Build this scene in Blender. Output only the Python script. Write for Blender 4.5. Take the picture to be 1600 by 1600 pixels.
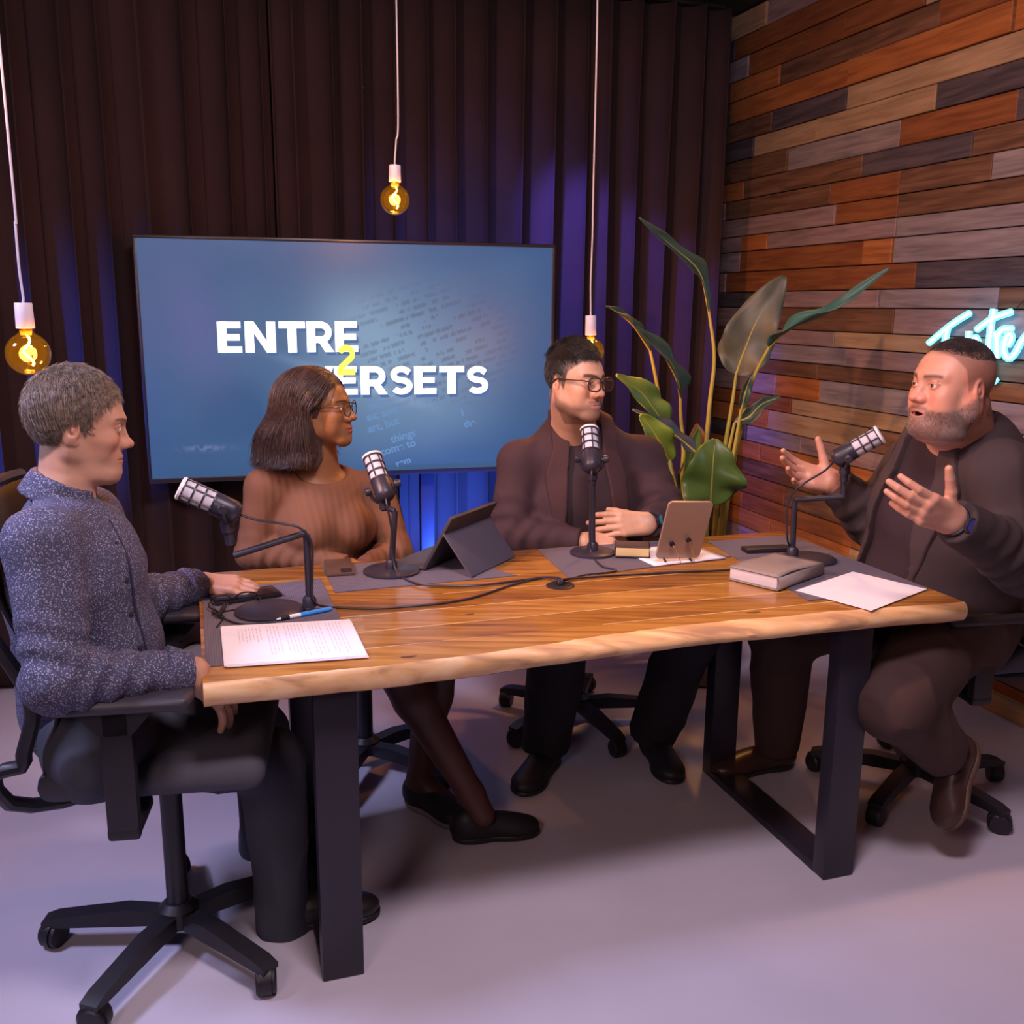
import bpy, bmesh, math, random
import numpy as np
from mathutils import Vector, Matrix
random.seed(4); rng = np.random.default_rng(4)
for o in list(bpy.data.objects): bpy.data.objects.remove(o)
SC = bpy.context.scene; COL = SC.collection
PI = math.pi

# ------------------------------------------------------------------ camera
F_PX, PITCH, ROLL, CAM_H = 1517.0, .209, .008, 1.48
cd = bpy.data.cameras.new('camera'); cam = bpy.data.objects.new('camera', cd); COL.objects.link(cam)
cd.sensor_width = 36; cd.lens = 36*F_PX/1600; cd.clip_start = .05
_F = np.array([0, math.cos(PITCH), -math.sin(PITCH)]); _R = np.array([1., 0, 0]); _U = np.cross(_R, _F)
_R2 = math.cos(ROLL)*_R+math.sin(ROLL)*_U; _U2 = -math.sin(ROLL)*_R+math.cos(ROLL)*_U
cam.matrix_world = Matrix(((_R2[0], _U2[0], -_F[0], 0), (_R2[1], _U2[1], -_F[1], 0), (_R2[2], _U2[2], -_F[2], CAM_H), (0, 0, 0, 1)))
SC.camera = cam

# ------------------------------------------------------------------ world, exposure
wd = bpy.data.worlds.new('world'); SC.world = wd; wd.use_nodes = True
wd.node_tree.nodes['Background'].inputs[0].default_value = (.25, .2, .4, 1)
wd.node_tree.nodes['Background'].inputs[1].default_value = .016
SC.view_settings.view_transform = 'Standard'; SC.view_settings.look = 'None'
SC.view_settings.gamma = 1; SC.view_settings.use_curve_mapping = False
SC.view_settings.exposure = 0.0

# ------------------------------------------------------------------ frames of reference
TA = .318                                    # the room and the table are turned by this against the camera
D2 = np.array([math.cos(TA), math.sin(TA)]); N2 = np.array([-math.sin(TA), math.cos(TA)])
TO = np.array([-.605, 1.795]); TZ = .75       # near left corner of the table top
def ray(px, py): return _F+(px-800)/F_PX*_R2+(800-py)/F_PX*_U2
def A(px, py, Y):                            # the point in line with a pixel at world depth Y
    d = ray(px, py); return np.array([0, 0, CAM_H])+Y/d[1]*d
def OZ(px, py, z=0.):                        # the point in line with a pixel at height z
    d = ray(px, py); return np.array([0, 0, CAM_H])+(z-CAM_H)/d[2]*d
def TW(u, v, z=TZ): q = TO+u*D2+v*N2; return np.array([q[0], q[1], z])
def RM(d, n, z=0.): q = d*D2+n*N2; return np.array([q[0], q[1], z])
def nrm(v): v = np.asarray(v, float); return v/np.linalg.norm(v)

# ------------------------------------------------------------------ lights
def aim(o, loc, tgt):
    o.location = loc; d = Vector(tgt)-Vector(loc); o.rotation_euler = d.to_track_quat('-Z', 'Y').to_euler()
def area(name, loc, tgt, sx, sy, power, color, spread=PI):
    l = bpy.data.lights.new(name, 'AREA'); l.shape = 'RECTANGLE'; l.size = sx; l.size_y = sy; l.energy = power; l.color = color; l.spread = spread
    o = bpy.data.objects.new(name, l); COL.objects.link(o); aim(o, loc, tgt); return o
def spot(name, loc, tgt, power, color, ang, blend=.5, rad=.05):
    l = bpy.data.lights.new(name, 'SPOT'); l.energy = power; l.color = color; l.spot_size = math.radians(ang); l.spot_blend = blend; l.shadow_soft_size = rad
    o = bpy.data.objects.new(name, l); COL.objects.link(o); aim(o, loc, tgt); return o
area('key_panel', (.15, 1.15, 2.9), (.15, 2.75, .6), .6, .45, 56, (1, .80, .86))
area('front_fill_panel', (-1.0, -.6, 2.3), (.2, 2.7, .9), .8, .8, 12, (1, .70, .66), 2.0)
spot('warm_spot', (-1.7, 1.6, 2.75), (1.75, 3.6, .9), 260, (1, .47, .20), 62, .6, .06)
spot('warm_back_spot', (1.0, 4.25, 2.7), (.0, 2.6, .8), 70, (1, .42, .12), 70, .6, .08)
area('violet_back_panel', (-2.2, 1.5, 2.4), (-.9, 2.0, .9), .4, .4, 17, (.62, .62, 1), 1.6)
spot('blue_floor_spot', tuple(RM(1.12, 3.85, .12)), tuple(RM(1.02, 4.45, .80)), 420, (.04, .14, 1), 90, .8, .05)
spot('blue_left_spot', tuple(RM(-2.1, 2.2, .4)), tuple(RM(-1.0, 3.80, .95)), 900, (.03, .12, 1), 30, .9, .06)
spot('blue_right_spot', tuple(RM(1.15, 3.95, 2.6)), tuple(RM(2.05, 4.55, 1.5)), 300, (.12, .10, 1), 40, .8, .04)
spot('warm_wall_spot', tuple(RM(2.2, 3.1, .25)), tuple(RM(2.87, 3.8, .80)), 20, (1, .50, .16), 85, .9, .05)
area('violet_wall_panel', tuple(RM(1.2, 1.2, 2.8)), tuple(RM(2.8, 3.9, 1.9)), .6, .6, 5, (.62, .45, 1))

# ------------------------------------------------------------------ materials
def mat(name, col, rough=.6, metal=0., bump=0., bscale=60., var=0., vscale=8., spec=.5, emit=None, estr=1., vcol=None,
        trans=0., sheen=0., alpha=1., coat=0., ior=1.45, sss=0.):
    m = bpy.data.materials.new(name); m.use_nodes = True; nt = m.node_tree; b = nt.nodes['Principled BSDF']
    b.inputs['Base Color'].default_value = (*col, 1); b.inputs['Roughness'].default_value = rough
    b.inputs['Metallic'].default_value = metal; b.inputs['Specular IOR Level'].default_value = spec
    b.inputs['Transmission Weight'].default_value = trans; b.inputs['IOR'].default_value = ior
    b.inputs['Sheen Weight'].default_value = sheen; b.inputs['Alpha'].default_value = alpha
    b.inputs['Coat Weight'].default_value = coat
    if sss: b.inputs['Subsurface Weight'].default_value = sss; b.inputs['Subsurface Radius'].default_value = (.012, .005, .003)
    if emit: b.inputs['Emission Color'].default_value = (*emit, 1); b.inputs['Emission Strength'].default_value = estr
    tc = nt.nodes.new('ShaderNodeTexCoord')
    src = None
    if vcol:
        a = nt.nodes.new('ShaderNodeVertexColor'); a.layer_name = vcol; src = a.outputs[0]
        nt.links.new(src, b.inputs['Base Color'])
    if var:
        n = nt.nodes.new('ShaderNodeTexNoise'); n.inputs['Scale'].default_value = vscale; n.inputs['Detail'].default_value = 5
        nt.links.new(tc.outputs['Object'], n.inputs['Vector'])
        r = nt.nodes.new('ShaderNodeMapRange'); r.inputs[1].default_value = .25; r.inputs[2].default_value = .75
        r.inputs[3].default_value = 1-var; r.inputs[4].default_value = 1+var; nt.links.new(n.outputs[0], r.inputs[0])
        mx = nt.nodes.new('ShaderNodeVectorMath'); mx.operation = 'SCALE'
        if src: nt.links.new(src, mx.inputs[0])
        else: mx.inputs[0].default_value = col
        nt.links.new(r.outputs[0], mx.inputs['Scale']); nt.links.new(mx.outputs[0], b.inputs['Base Color'])
    if bump:
        n = nt.nodes.new('ShaderNodeTexNoise'); n.inputs['Scale'].default_value = bscale; n.inputs['Detail'].default_value = 4
        nt.links.new(tc.outputs['Object'], n.inputs['Vector'])
        bp = nt.nodes.new('ShaderNodeBump'); bp.inputs['Strength'].default_value = bump; bp.inputs['Distance'].default_value = .004
        nt.links.new(n.outputs[0], bp.inputs['Height']); nt.links.new(bp.outputs[0], b.inputs['Normal'])
    m['b'] = 1
    return m
def nodes(m): return m.node_tree, m.node_tree.nodes['Principled BSDF']
def ramp(nt, stops):
    r = nt.nodes.new('ShaderNodeValToRGB'); e = r.color_ramp.elements
    while len(e) < len(stops): e.new(.5)
    for i, (p, c) in enumerate(stops): e[i].position = p; e[i].color = (*c, 1)
    return r

def wood_mat(name, c1, c2, c3, rough=.35, sc=(1.2, 22, 22), coat=0., turn=0., knots=False):
    m = mat(name, c1, rough, coat=coat); nt, b = nodes(m)
    tc = nt.nodes.new('ShaderNodeTexCoord'); mp = nt.nodes.new('ShaderNodeMapping'); mp.inputs['Scale'].default_value = sc
    mp.inputs['Rotation'].default_value = (0, 0, turn)
    nt.links.new(tc.outputs['Object'], mp.inputs[0])
    n = nt.nodes.new('ShaderNodeTexNoise'); n.inputs['Scale'].default_value = 1.6; n.inputs['Detail'].default_value = 7; n.inputs['Distortion'].default_value = .7
    nt.links.new(mp.outputs[0], n.inputs[0])
    r = ramp(nt, [(.32, c2), (.5, c1), (.7, c3)]); nt.links.new(n.outputs[0], r.inputs[0])
    nt.links.new(r.outputs[0], b.inputs['Base Color'])
    bp = nt.nodes.new('ShaderNodeBump'); bp.inputs['Strength'].default_value = .12; bp.inputs['Distance'].default_value = .003
    nt.links.new(n.outputs[0], bp.inputs['Height']); nt.links.new(bp.outputs[0], b.inputs['Normal'])
    return m

M_black = mat('black_plastic', (.016, .014, .02), .45, var=.2)
M_blacksteel = mat('black_steel', (.022, .018, .03), .38, bump=.05, bscale=200)
M_grey = mat('grey_fabric', (.06, .06, .085), .9, bump=.3, bscale=400)
M_chrome = mat('chrome', (.8, .8, .85), .2, 1.)
M_silver = mat('silver_foam', (.62, .58, .66), .7, bump=.3, bscale=500)
M_paper = mat('white_paper', (.86, .82, .9), .6, var=.03)
M_ink = mat('grey_ink', (.45, .42, .52), .7)

# ------------------------------------------------------------------ mesh builder
class MB:
    def __init__(s): s.v = []; s.f = []; s.n = 0
    def add(s, vs, fs):
        vs = np.asarray(vs, float).reshape(-1, 3); s.v.append(vs); s.f += [tuple(int(i)+s.n for i in q) for q in fs]; s.n += len(vs); return s
    def box(s, c, size, R=None, bev=0.):
        bm = bmesh.new(); bmesh.ops.create_cube(bm, size=1)
        for v in bm.verts: v.co = Vector((v.co.x*size[0], v.co.y*size[1], v.co.z*size[2]))
        if bev: bmesh.ops.bevel(bm, geom=list(bm.edges), offset=bev, segments=2, profile=.6, affect='EDGES')
        vs = np.array([v.co[:] for v in bm.verts]); fs = [[v.index for v in f.verts] for f in bm.faces]; bm.free()
        if R is not None: vs = vs@np.asarray(R).T
        return s.add(vs+np.asarray(c, float), fs)
    def tube(s, pts, r, seg=8, cap=True):
        P = np.asarray(pts, float); n = len(P); r = np.broadcast_to(np.asarray(r, float), (n,))
        T = np.gradient(P, axis=0); T /= np.linalg.norm(T, axis=1)[:, None]+1e-12
        up = np.array([0, 0, 1.]) if abs(T[0][2]) < .9 else np.array([1., 0, 0])
        a = nrm(np.cross(T[0], up)); vs = []
        for i in range(n):
            a = nrm(a-T[i]*(a@T[i])); b = np.cross(T[i], a)
            for k in range(seg):
                t = 2*PI*k/seg; vs.append(P[i]+r[i]*(math.cos(t)*a+math.sin(t)*b))
        fs = [(i*seg+k, i*seg+(k+1) % seg, (i+1)*seg+(k+1) % seg, (i+1)*seg+k) for i in range(n-1) for k in range(seg)]
        if cap: fs += [tuple(range(seg-1, -1, -1)), tuple((n-1)*seg+k for k in range(seg))]
        return s.add(vs, fs)
    def lathe(s, prof, c=(0, 0, 0), axis=(0, 0, 1), seg=24):       # prof: (radius, height)
        ax = nrm(axis); up = np.array([0, 0, 1.]) if abs(ax[2]) < .9 else np.array([1., 0, 0])
        a = nrm(np.cross(up, ax)); b = np.cross(ax, a); c = np.asarray(c, float); vs = []
        for (r, h) in prof:
            for k in range(seg):
                t = 2*PI*k/seg; vs.append(c+ax*h+r*(math.cos(t)*a+math.sin(t)*b))
        fs = [(i*seg+k, i*seg+(k+1) % seg, (i+1)*seg+(k+1) % seg, (i+1)*seg+k) for i in range(len(prof)-1) for k in range(seg)]
        if prof[0][0] > 1e-5: fs.append(tuple(range(seg-1, -1, -1)))
        if prof[-1][0] > 1e-5: fs.append(tuple((len(prof)-1)*seg+k for k in range(seg)))
        return s.add(vs, fs)
    def prism(s, poly, o, ex, ey, th):                              # polygon in the plane o + x ex + y ey, thickness vector th
        o = np.asarray(o, float); ex = np.asarray(ex, float); ey = np.asarray(ey, float); th = np.asarray(th, float)
        n = len(poly); a = [o+x*ex+y*ey for x, y in poly]; b = [q+th for q in a]
        fs = [tuple(range(n)), tuple(range(2*n-1, n-1, -1))]+[(i, i+n, (i+1) % n+n, (i+1) % n) for i in range(n)]
        return s.add(a+b, fs)
    def grid(s, G):
        G = np.asarray(G); n, m = G.shape[:2]
        return s.add(G.reshape(-1, 3), [(i*m+j, (i+1)*m+j, (i+1)*m+j+1, i*m+j+1) for i in range(n-1) for j in range(m-1)])
    def build(s, name, m, parent=None, world=True, smooth=True, ang=.6):
        V = np.concatenate(s.v)
        if parent is not None and world: V = V-np.array(parent.location)
        me = bpy.data.meshes.new(name); me.from_pydata(V.tolist(), [], s.f); me.validate()
        bm = bmesh.new(); bm.from_mesh(me); bmesh.ops.recalc_face_normals(bm, faces=bm.faces); bm.to_mesh(me); bm.free()
        if smooth: me.polygons.foreach_set('use_smooth', [True]*len(me.polygons)); me.set_sharp_from_angle(angle=ang)
        me.materials.append(m)
        o = bpy.data.objects.new(name, me); COL.objects.link(o)
        if parent is not None: o.parent = parent
        return o
def chield(o, part): part.parent = o; return part
def tag(o, label, cat, group=None, kind=None):
    if label: o['label'] = label
    if cat: o['category'] = cat
    if group: o['group'] = group
    if kind: o['kind'] = kind
    return o
def thing(name, label, cat, loc=(0, 0, 0), rz=0, group=None):
    o = bpy.data.objects.new(name, None); COL.objects.link(o); o.location = loc; o.rotation_euler = (0, 0, rz); o.empty_display_size = .05
    return tag(o, label, cat, group)
def structure(o): o['kind'] = 'structure'; return o
def rot(ax, a): return np.array(Matrix.Rotation(a, 3, Vector(ax)))
def frame(x, z):                                                    # matrix with columns x, y, z
    z = nrm(z); x = np.asarray(x, float); x = nrm(x-z*(x@z)); return np.array([x, np.cross(z, x), z]).T
def smooth_path(P, n=60):                                           # Catmull-Rom
    P = np.asarray(P, float); Q = np.vstack([2*P[0]-P[1], P, 2*P[-1]-P[-2]]); out = []
    per = max(2, n//(len(P)-1))
    for i in range(1, len(Q)-2):
        for t in np.linspace(0, 1, per, endpoint=False):
            a, b, c, d = Q[i-1], Q[i], Q[i+1], Q[i+2]
            out.append(.5*((2*b)+(c-a)*t+(2*a-5*b+4*c-d)*t*t+(3*b-a-3*c+d)*t**3))
    out.append(P[-1]); return np.array(out)
# ================================================================== THE ROOM
CEIL = 3.0; DL, DR, NB, NF = -3.0, 2.873, 4.96, -2.0
def slab(name, c, size, m):
    b = MB(); b.box((0, 0, 0), size); o = b.build(name, m, smooth=False); o.location = c; o.rotation_euler = (0, 0, TA); return structure(o)
M_floor = mat('lilac_vinyl_floor', (.50, .46, .56), .38, bump=.05, bscale=30, var=.06, vscale=2.5)
M_wall = mat('dark_painted_wall', (.03, .026, .036), .9, var=.1)
M_ceil = mat('dark_ceiling', (.03, .03, .036), .9, var=.1)
mc, nc = (DL+DR)/2, (NB+NF)/2; LD, LN = DR-DL, NB-NF
slab('floor', RM(mc, nc, -.03), (LD+.2, LN+.2, .06), M_floor)
slab('ceiling', RM(mc, nc, CEIL+.03), (LD+.2, LN+.2, .06), M_ceil)
slab('wall_back', RM(mc, NB+.05, CEIL/2), (LD+.2, .1, CEIL), M_wall)
slab('wall_front', RM(mc, NF-.05, CEIL/2), (LD+.2, .1, CEIL), M_wall)
slab('wall_left', RM(DL-.05, nc, CEIL/2), (.1, LN, CEIL), M_wall)
wallr = slab('wall_right', RM(DR+.07, nc, CEIL/2), (.1, LN, CEIL), M_wall)

# reclaimed planks on the right wall, one object each
pc = {'brown': ((.17, .085, .045), (.10, .048, .028), (.24, .13, .075)), 'orange': ((.42, .15, .04), (.30, .10, .025), (.50, .20, .06)),
      'grey': ((.27, .23, .24), (.18, .15, .16), (.36, .31, .32)), 'dark': ((.085, .068, .082), (.045, .037, .045), (.13, .10, .115)),
      'tan': ((.42, .29, .17), (.32, .21, .12), (.50, .36, .22)), 'rust': ((.25, .085, .025), (.17, .055, .018), (.32, .12, .04)),
      'mauve': ((.30, .21, .21), (.21, .15, .15), (.38, .28, .27))}
pc = {k: tuple(tuple(x*q for x, q in zip(c, (.78, .72, .74))) for c in v) for k, v in pc.items()}
PM = {k: wood_mat('plank_'+k, *v, rough=.75, sc=(14, 2.0, 26)) for k, v in pc.items()}
for k in PM:
    nt, b = nodes(PM[k])
    mpn = [n for n in nt.nodes if n.type == 'MAPPING'][0]; oi = nt.nodes.new('ShaderNodeObjectInfo'); mu = nt.nodes.new('ShaderNodeVectorMath'); mu.operation = 'SCALE'
    mu.inputs[0].default_value = (13, 29, 7); nt.links.new(oi.outputs['Random'], mu.inputs['Scale']); nt.links.new(mu.outputs[0], mpn.inputs['Location'])
# rows seen in the photograph (height at the top of each), continued above and below
rows_top = [2.99, 2.87, 2.77, 2.66, 2.56, 2.45, 2.35, 2.25, 2.14, 2.045, 1.948, 1.856, 1.775, 1.669, 1.563, 1.483, 1.376, 1.303, 1.22, 1.147, 1.038, .962, .86, .775, .68, .59, .49, .40, .30, .20, .10, .0]
# fixed planks: row index -> list of (start, end, colour); the wall coordinate grows towards the camera
fixed = {10: [(-2.7, -1.25, 'mauve'), (-1.25, -.83, 'rust'), (-.83, .05, 'brown'), (.05, .7, 'grey')],
         11: [(-2.7, -2.05, 'mauve'), (-2.05, -1.80, 'orange'), (-1.80, -.83, 'mauve'), (-.83, .2, 'grey'), (.2, .9, 'mauve')],
         12: [(-2.7, -2.06, 'grey'), (-2.06, -1.03, 'rust'), (-1.03, -.84, 'orange'), (-.84, .3, 'grey')],
         13: [(-2.7, -2.2, 'mauve'), (-2.2, -.69, 'rust'), (-.69, .35, 'dark')],
         14: [(-2.7, -1.7, 'dark'), (-1.7, -.90, 'mauve'), (-.90, -.24, 'grey'), (-.24, .5, 'brown')],
         15: [(-2.7, -1.95, 'mauve'), (-1.95, -.8, 'brown'), (-.8, .1, 'mauve')],
         16: [(-2.7, -2.0, 'brown'), (-2.0, -1.2, 'mauve'), (-1.2, -.2, 'tan'), (-.2, .6, 'grey')],
         17: [(-2.7, -1.9, 'rust'), (-1.9, -1.1, 'grey'), (-1.1, -.35, 'mauve'), (-.35, .5, 'brown')],
         18: [(-2.7, -2.1, 'dark'), (-2.1, -1.3, 'brown'), (-1.3, -.48, 'brown'), (-.48, .4, 'rust')],
         19: [(-2.7, -1.65, 'mauve'), (-1.65, -1.28, 'orange'), (-1.28, -.3, 'grey'), (-.3, .5, 'mauve')],
         20: [(-2.7, -1.5, 'rust'), (-1.5, -.4, 'tan'), (-.4, .5, 'grey')],
         21: [(-2.7, -1.7, 'orange'), (-1.7, -.9, 'tan'), (-.9, .2, 'brown')],
         22: [(-2.7, -1.9, 'dark'), (-1.9, -1.4, 'grey'), (-1.4, -.2, 'mauve'), (-.2, .5, 'rust')],
         23: [(-2.7, -1.75, 'orange'), (-1.75, -.6, 'orange'), (-.6, .3, 'brown')],
         24: [(-2.7, -2.1, 'dark'), (-2.1, -1.2, 'brown'), (-1.2, -.1, 'rust')],
         25: [(-2.7, -1.5, 'rust'), (-1.5, -.3, 'brown')], 26: [(-2.7, -1.9, 'orange'), (-1.9, -.6, 'rust')]}
names = list(pc)
wp = np.array([1.886, 3.46]); wdv = np.array([.313, -.95])/math.hypot(.313, .95); wn = np.array([-.95, -.313])/math.hypot(.313, .95)
def plank(s0, s1, z0, z1, key, proud):
    g = .0022; L = s1-s0-2*g; H = z1-z0-2*g; c = wp+(s0+s1)/2*wdv+wn*(proud-.02)/2
    b = MB(); t = proud+.02; ch = .003
    # box with chamfered front: local x = out of the wall, y = along, z = up
    ys, zs = L/2, H/2
    vs = [(-t/2, a*ys, c2*zs) for a, c2 in ((-1, -1), (1, -1), (1, 1), (-1, 1))]
    vs += [(t/2-ch, a*ys, c2*zs) for a, c2 in ((-1, -1), (1, -1), (1, 1), (-1, 1))]
    vs += [(t/2, a*(ys-ch), c2*(zs-ch)) for a, c2 in ((-1, -1), (1, -1), (1, 1), (-1, 1))]
    fs = [(0, 1, 2, 3), (8, 9, 10, 11)]+[(i, (i+1) % 4, (i+1) % 4+4, i+4) for i in range(4)]+[(i+4, (i+1) % 4+4, (i+1) % 4+8, i+8) for i in range(4)]
    b.add(vs, fs); o = b.build('plank', PM[key], smooth=False)
    o.parent = wallr; o.matrix_parent_inverse = wallr.matrix_world.inverted()
    o.location = (c[0], c[1], (z0+z1)/2); o.rotation_euler = (0, 0, math.atan2(wn[1], wn[0]))
bpy.context.view_layer.update()
rr = random.Random(11)
for i in range(len(rows_top)-1):
    segs = list(fixed.get(i, [])); s = segs[-1][1] if segs else -2.7
    while s < 2.19:
        e = min(2.2, s+rr.uniform(.45, 1.15)); e = 2.2 if e > 1.95 else e; segs.append((s, e, rr.choice(names))); s = e
    for (s0, s1, k) in segs: plank(s0, s1, rows_top[i+1], rows_top[i], k, .018+rr.uniform(0, .012))
# light wooden plinth board at the foot of the plank wall
M_plinth = wood_mat('plinth_wood', (.50, .30, .14), (.38, .21, .09), (.58, .38, .2), .5, (14, 2, 20))
b = MB(); ctr = wp+wdv*(-.25)+wn*.055
b.box((0, 0, .03), (.06, 4.9, .06), bev=.004); o = b.build('baseboard_right', M_plinth); o.location = (ctr[0], ctr[1], 0); o.rotation_euler = (0, 0, math.atan2(wn[1], wn[0])); structure(o)

# ------------------------------------------------------------------ curtains: a curved track of heavy dark cloth
M_curt = mat('dark_curtain_cloth', (.034, .014, .015), .9, bump=.25, bscale=180, var=.2, vscale=3)
track = smooth_path([RM(*q)[:2] for q in [(-2.75, 1.6), (-2.2, 2.75), (-1.55, 3.45), (-.75, 3.98), (.0, 4.3), (.9, 4.48), (1.7, 4.55), (2.62, 4.58)]], 700)
seg = np.linalg.norm(np.diff(track, axis=0), axis=1); cum = np.concatenate([[0], np.cumsum(seg)])
def curtain(s0, s1, seed, label, top=2.9):
    r = np.random.default_rng(seed); n = int((s1-s0)/.007); s = np.linspace(s0, s1, n)
    x = np.interp(s, cum, track[:, 0]); y = np.interp(s, cum, track[:, 1]); tx = np.gradient(x); ty = np.gradient(y); l = np.hypot(tx, ty); tx /= l; ty /= l
    ph = np.cumsum(2*PI*(s[1]-s[0])/(.155+.045*np.interp(s, np.linspace(s0, s1, 30), r.uniform(-1, 1, 30))))
    amp = .045+.015*np.interp(s, np.linspace(s0, s1, 25), r.uniform(-1, 1, 25))
    off = amp*(np.sin(ph)+.22*np.sin(2*ph+1)); lat = .3*amp*np.sin(2*ph)
    zs = np.concatenate([np.linspace(.02, 2.6, 22), [top]]); G = np.zeros((n, len(zs), 3))
    for j, z in enumerate(zs):
        w = 1.0+.12*math.sin(z*1.7+seed); dr = .012*np.sin(s*9+z*1.3)
        G[:, j, 0] = x-ty*(off*w+dr)+tx*lat; G[:, j, 1] = y+tx*(off*w+dr)+ty*lat; G[:, j, 2] = z
    o = MB().grid(G).build('curtain', M_curt, ang=3.2)
    sm = o.modifiers.new('thick', 'SOLIDIFY'); sm.thickness = .003
    return tag(o, label, 'curtain')
tot = cum[-1]
curtain(.0, tot*.34, 1, 'dark curtain panel at the far left, lit blue behind the man with greying hair')
curtain(tot*.34+.01, tot*.66, 2, 'dark red-brown curtain panel hanging behind the large screen')
curtain(tot*.66+.01, tot-.02, 3, 'dark blue-striped curtain panel between the screen and the plank wall')
M_track = mat('black_rail', (.02, .02, .02), .4, .5)
tag(MB().tube([(p[0], p[1], 2.92) for p in track[::12]], .014).build('curtain_rail', M_track), 'black curved curtain rail above the dark curtains', 'rail')

# ------------------------------------------------------------------ television
def tv_point(u, v, off=0.): return TVC+u*TVX+v*np.array([0, 0, 1.])+off*TVN
TVY = .267; TVC = np.array([-.638, 4.04, 1.256]); TVX = np.array([math.cos(TVY), math.sin(TVY), 0]); TVN = np.array([math.sin(TVY), -math.cos(TVY), 0])
TVW, TVH = 1.66, 1.66*9/16
def tvuv(px, py):
    d = ray(px, py); o = np.array([0, 0, CAM_H]); t = ((TVC-o)@TVN)/(d@TVN); q = o+t*d-TVC; return q@TVX, q[2]
tv = thing('television', 'large flat screen showing the blue ENTRE 2 VERSETS title, behind the woman', 'television', (TVC[0]-TVN[0]*.05, TVC[1]-TVN[1]*.05, 0))
Rtv = np.array([TVX, -TVN, [0, 0, 1.]]).T
b = MB(); b.box(tv_point(0, 0, -.032), (TVW+.03, .045, TVH+.03), Rtv, .006); b.build('housing', M_black, tv)
b = MB(); bz = .012
for (cx, cz, sx, sz) in ((0, TVH/2+bz/2, TVW+2*bz, bz), (0, -TVH/2-bz/2, TVW+2*bz, bz*1.6), (-TVW/2-bz/2, 0, bz, TVH), (TVW/2+bz/2, 0, bz, TVH)):
    b.box(tv_point(cx, cz, -.004), (sx, .02, sz), Rtv, .002)
b.build('bezel', mat('bezel_black', (.03, .022, .025), .3), tv)
b = MB(); b.box(tv_point(0, -.2, -.1), (.5, .09, .5), Rtv, .01); 
for sx in (-.3, .3): b.box((*tv_point(sx, 0, -.12)[:2], .42), (.06, .05, .84), Rtv, .005)
for sx in (-.3, .3): b.box((*tv_point(sx, 0, -.12)[:2], .02), (.08, .5, .04), Rtv, .008)
b.box((*tv_point(0, 0, -.12)[:2], .30), (.6, .04, .05), Rtv, .005)
b.build('floor_stand', M_blacksteel, tv)
# the picture on the screen
nu, nv = 300, 168; U = np.linspace(-TVW/2, TVW/2, nu); V = np.linspace(-TVH/2, TVH/2, nv)
G = np.zeros((nu, nv, 3)); UU, VV = np.meshgrid(U, V, indexing='ij')
G[...] = TVC+UU[..., None]*TVX+VV[..., None]*np.array([0, 0, 1.])
def vn2(x, y, seed):                                                # value noise
    r = np.random.default_rng(seed); T = r.random((64, 64)); xi = np.floor(x).astype(int); yi = np.floor(y).astype(int); fx = x-xi; fy = y-yi
    fx = fx*fx*(3-2*fx); fy = fy*fy*(3-2*fy); g = lambda a, c: T[a % 64, c % 64]
    return (g(xi, yi)*(1-fx)+g(xi+1, yi)*fx)*(1-fy)+(g(xi, yi+1)*(1-fx)+g(xi+1, yi+1)*fx)*fy
un, vn = UU/TVW, VV/TVH                                            # -.5 .. .5
base = np.array([.032, .115, .28]); lite = np.array([.30, .47, .66]); dark = np.array([.035, .10, .25])
glow = np.exp(-((un-.05)**2/.05+(vn-.08)**2/.09)); glow2 = np.exp(-((un-.20)**2/.06+(vn+.22)**2/.05))*.8
k = np.clip(.78*glow+.55*glow2+.25*(vn2(un*7+3, vn*5+1, 5)-.5), 0, 1)[..., None]
col = base*(1-k)+lite*k
ed = np.clip(np.maximum(np.abs(un)*2, np.abs(vn)*1.7)**3*.85, 0, 1)[..., None]; col = col*(1-ed)+dark*1.15*ed
vio = np.exp(-((un+.36+.1*vn)**2/.004+(vn-.12)**2/.07))[..., None]; col = col*(1-.5*vio)+np.array([.125, .14, .40])*.5*vio
stre = np.exp(-((un*.62+vn+.10)**2/.0006))*np.clip(1-abs(un+.02)*4, 0, 1)*.25; col += stre[..., None]*np.array([.5, .6, .8])
# rows of small print running up the page
ca, sa = math.cos(.30), math.sin(.30); a1 = UU*ca-VV*sa*-1; b1 = -UU*sa+VV*ca
a1 = UU*ca+VV*sa; rowi = np.floor(b1/.030); w1 = (np.abs((b1/.030) % 1-.5) < .26)*(vn2(a1*42, rowi*3.7, 8) > .42)*(vn2(a1*150, rowi*5.1, 9) > .3)
msk = np.clip(1.3-((un-.17)**2/.05+(vn-.06)**2/.07), 0, 1)*(un > -.06)
col *= (1-.30*(w1*msk))[..., None]
rub = np.exp(-((un+.375)**2/.0022+(vn+.37)**2/.00012))[..., None]; col += rub*np.array([.12, .10, .22])*(vn2(un*200, vn*90, 3) > .35)[..., None]
o = MB().grid(G).build('screen', M_black, tv)
ca_ = o.data.color_attributes.new('Col', 'FLOAT_COLOR', 'POINT'); c4 = np.ones((nu*nv, 4)); c4[:, :3] = np.clip(col, 0, 1).reshape(-1, 3); ca_.data.foreach_set('color', c4.ravel())
M_scr = bpy.data.materials.new('screen_picture'); M_scr.use_nodes = True; nt, bb = nodes(M_scr); vc = nt.nodes.new('ShaderNodeVertexColor'); vc.layer_name = 'Col'
nt.links.new(vc.outputs[0], bb.inputs['Emission Color']); bb.inputs['Emission Strength'].default_value = .80; bb.inputs['Base Color'].default_value = (.01, .01, .012, 1); bb.inputs['Roughness'].default_value = .4
o.data.materials[0] = M_scr
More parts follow.
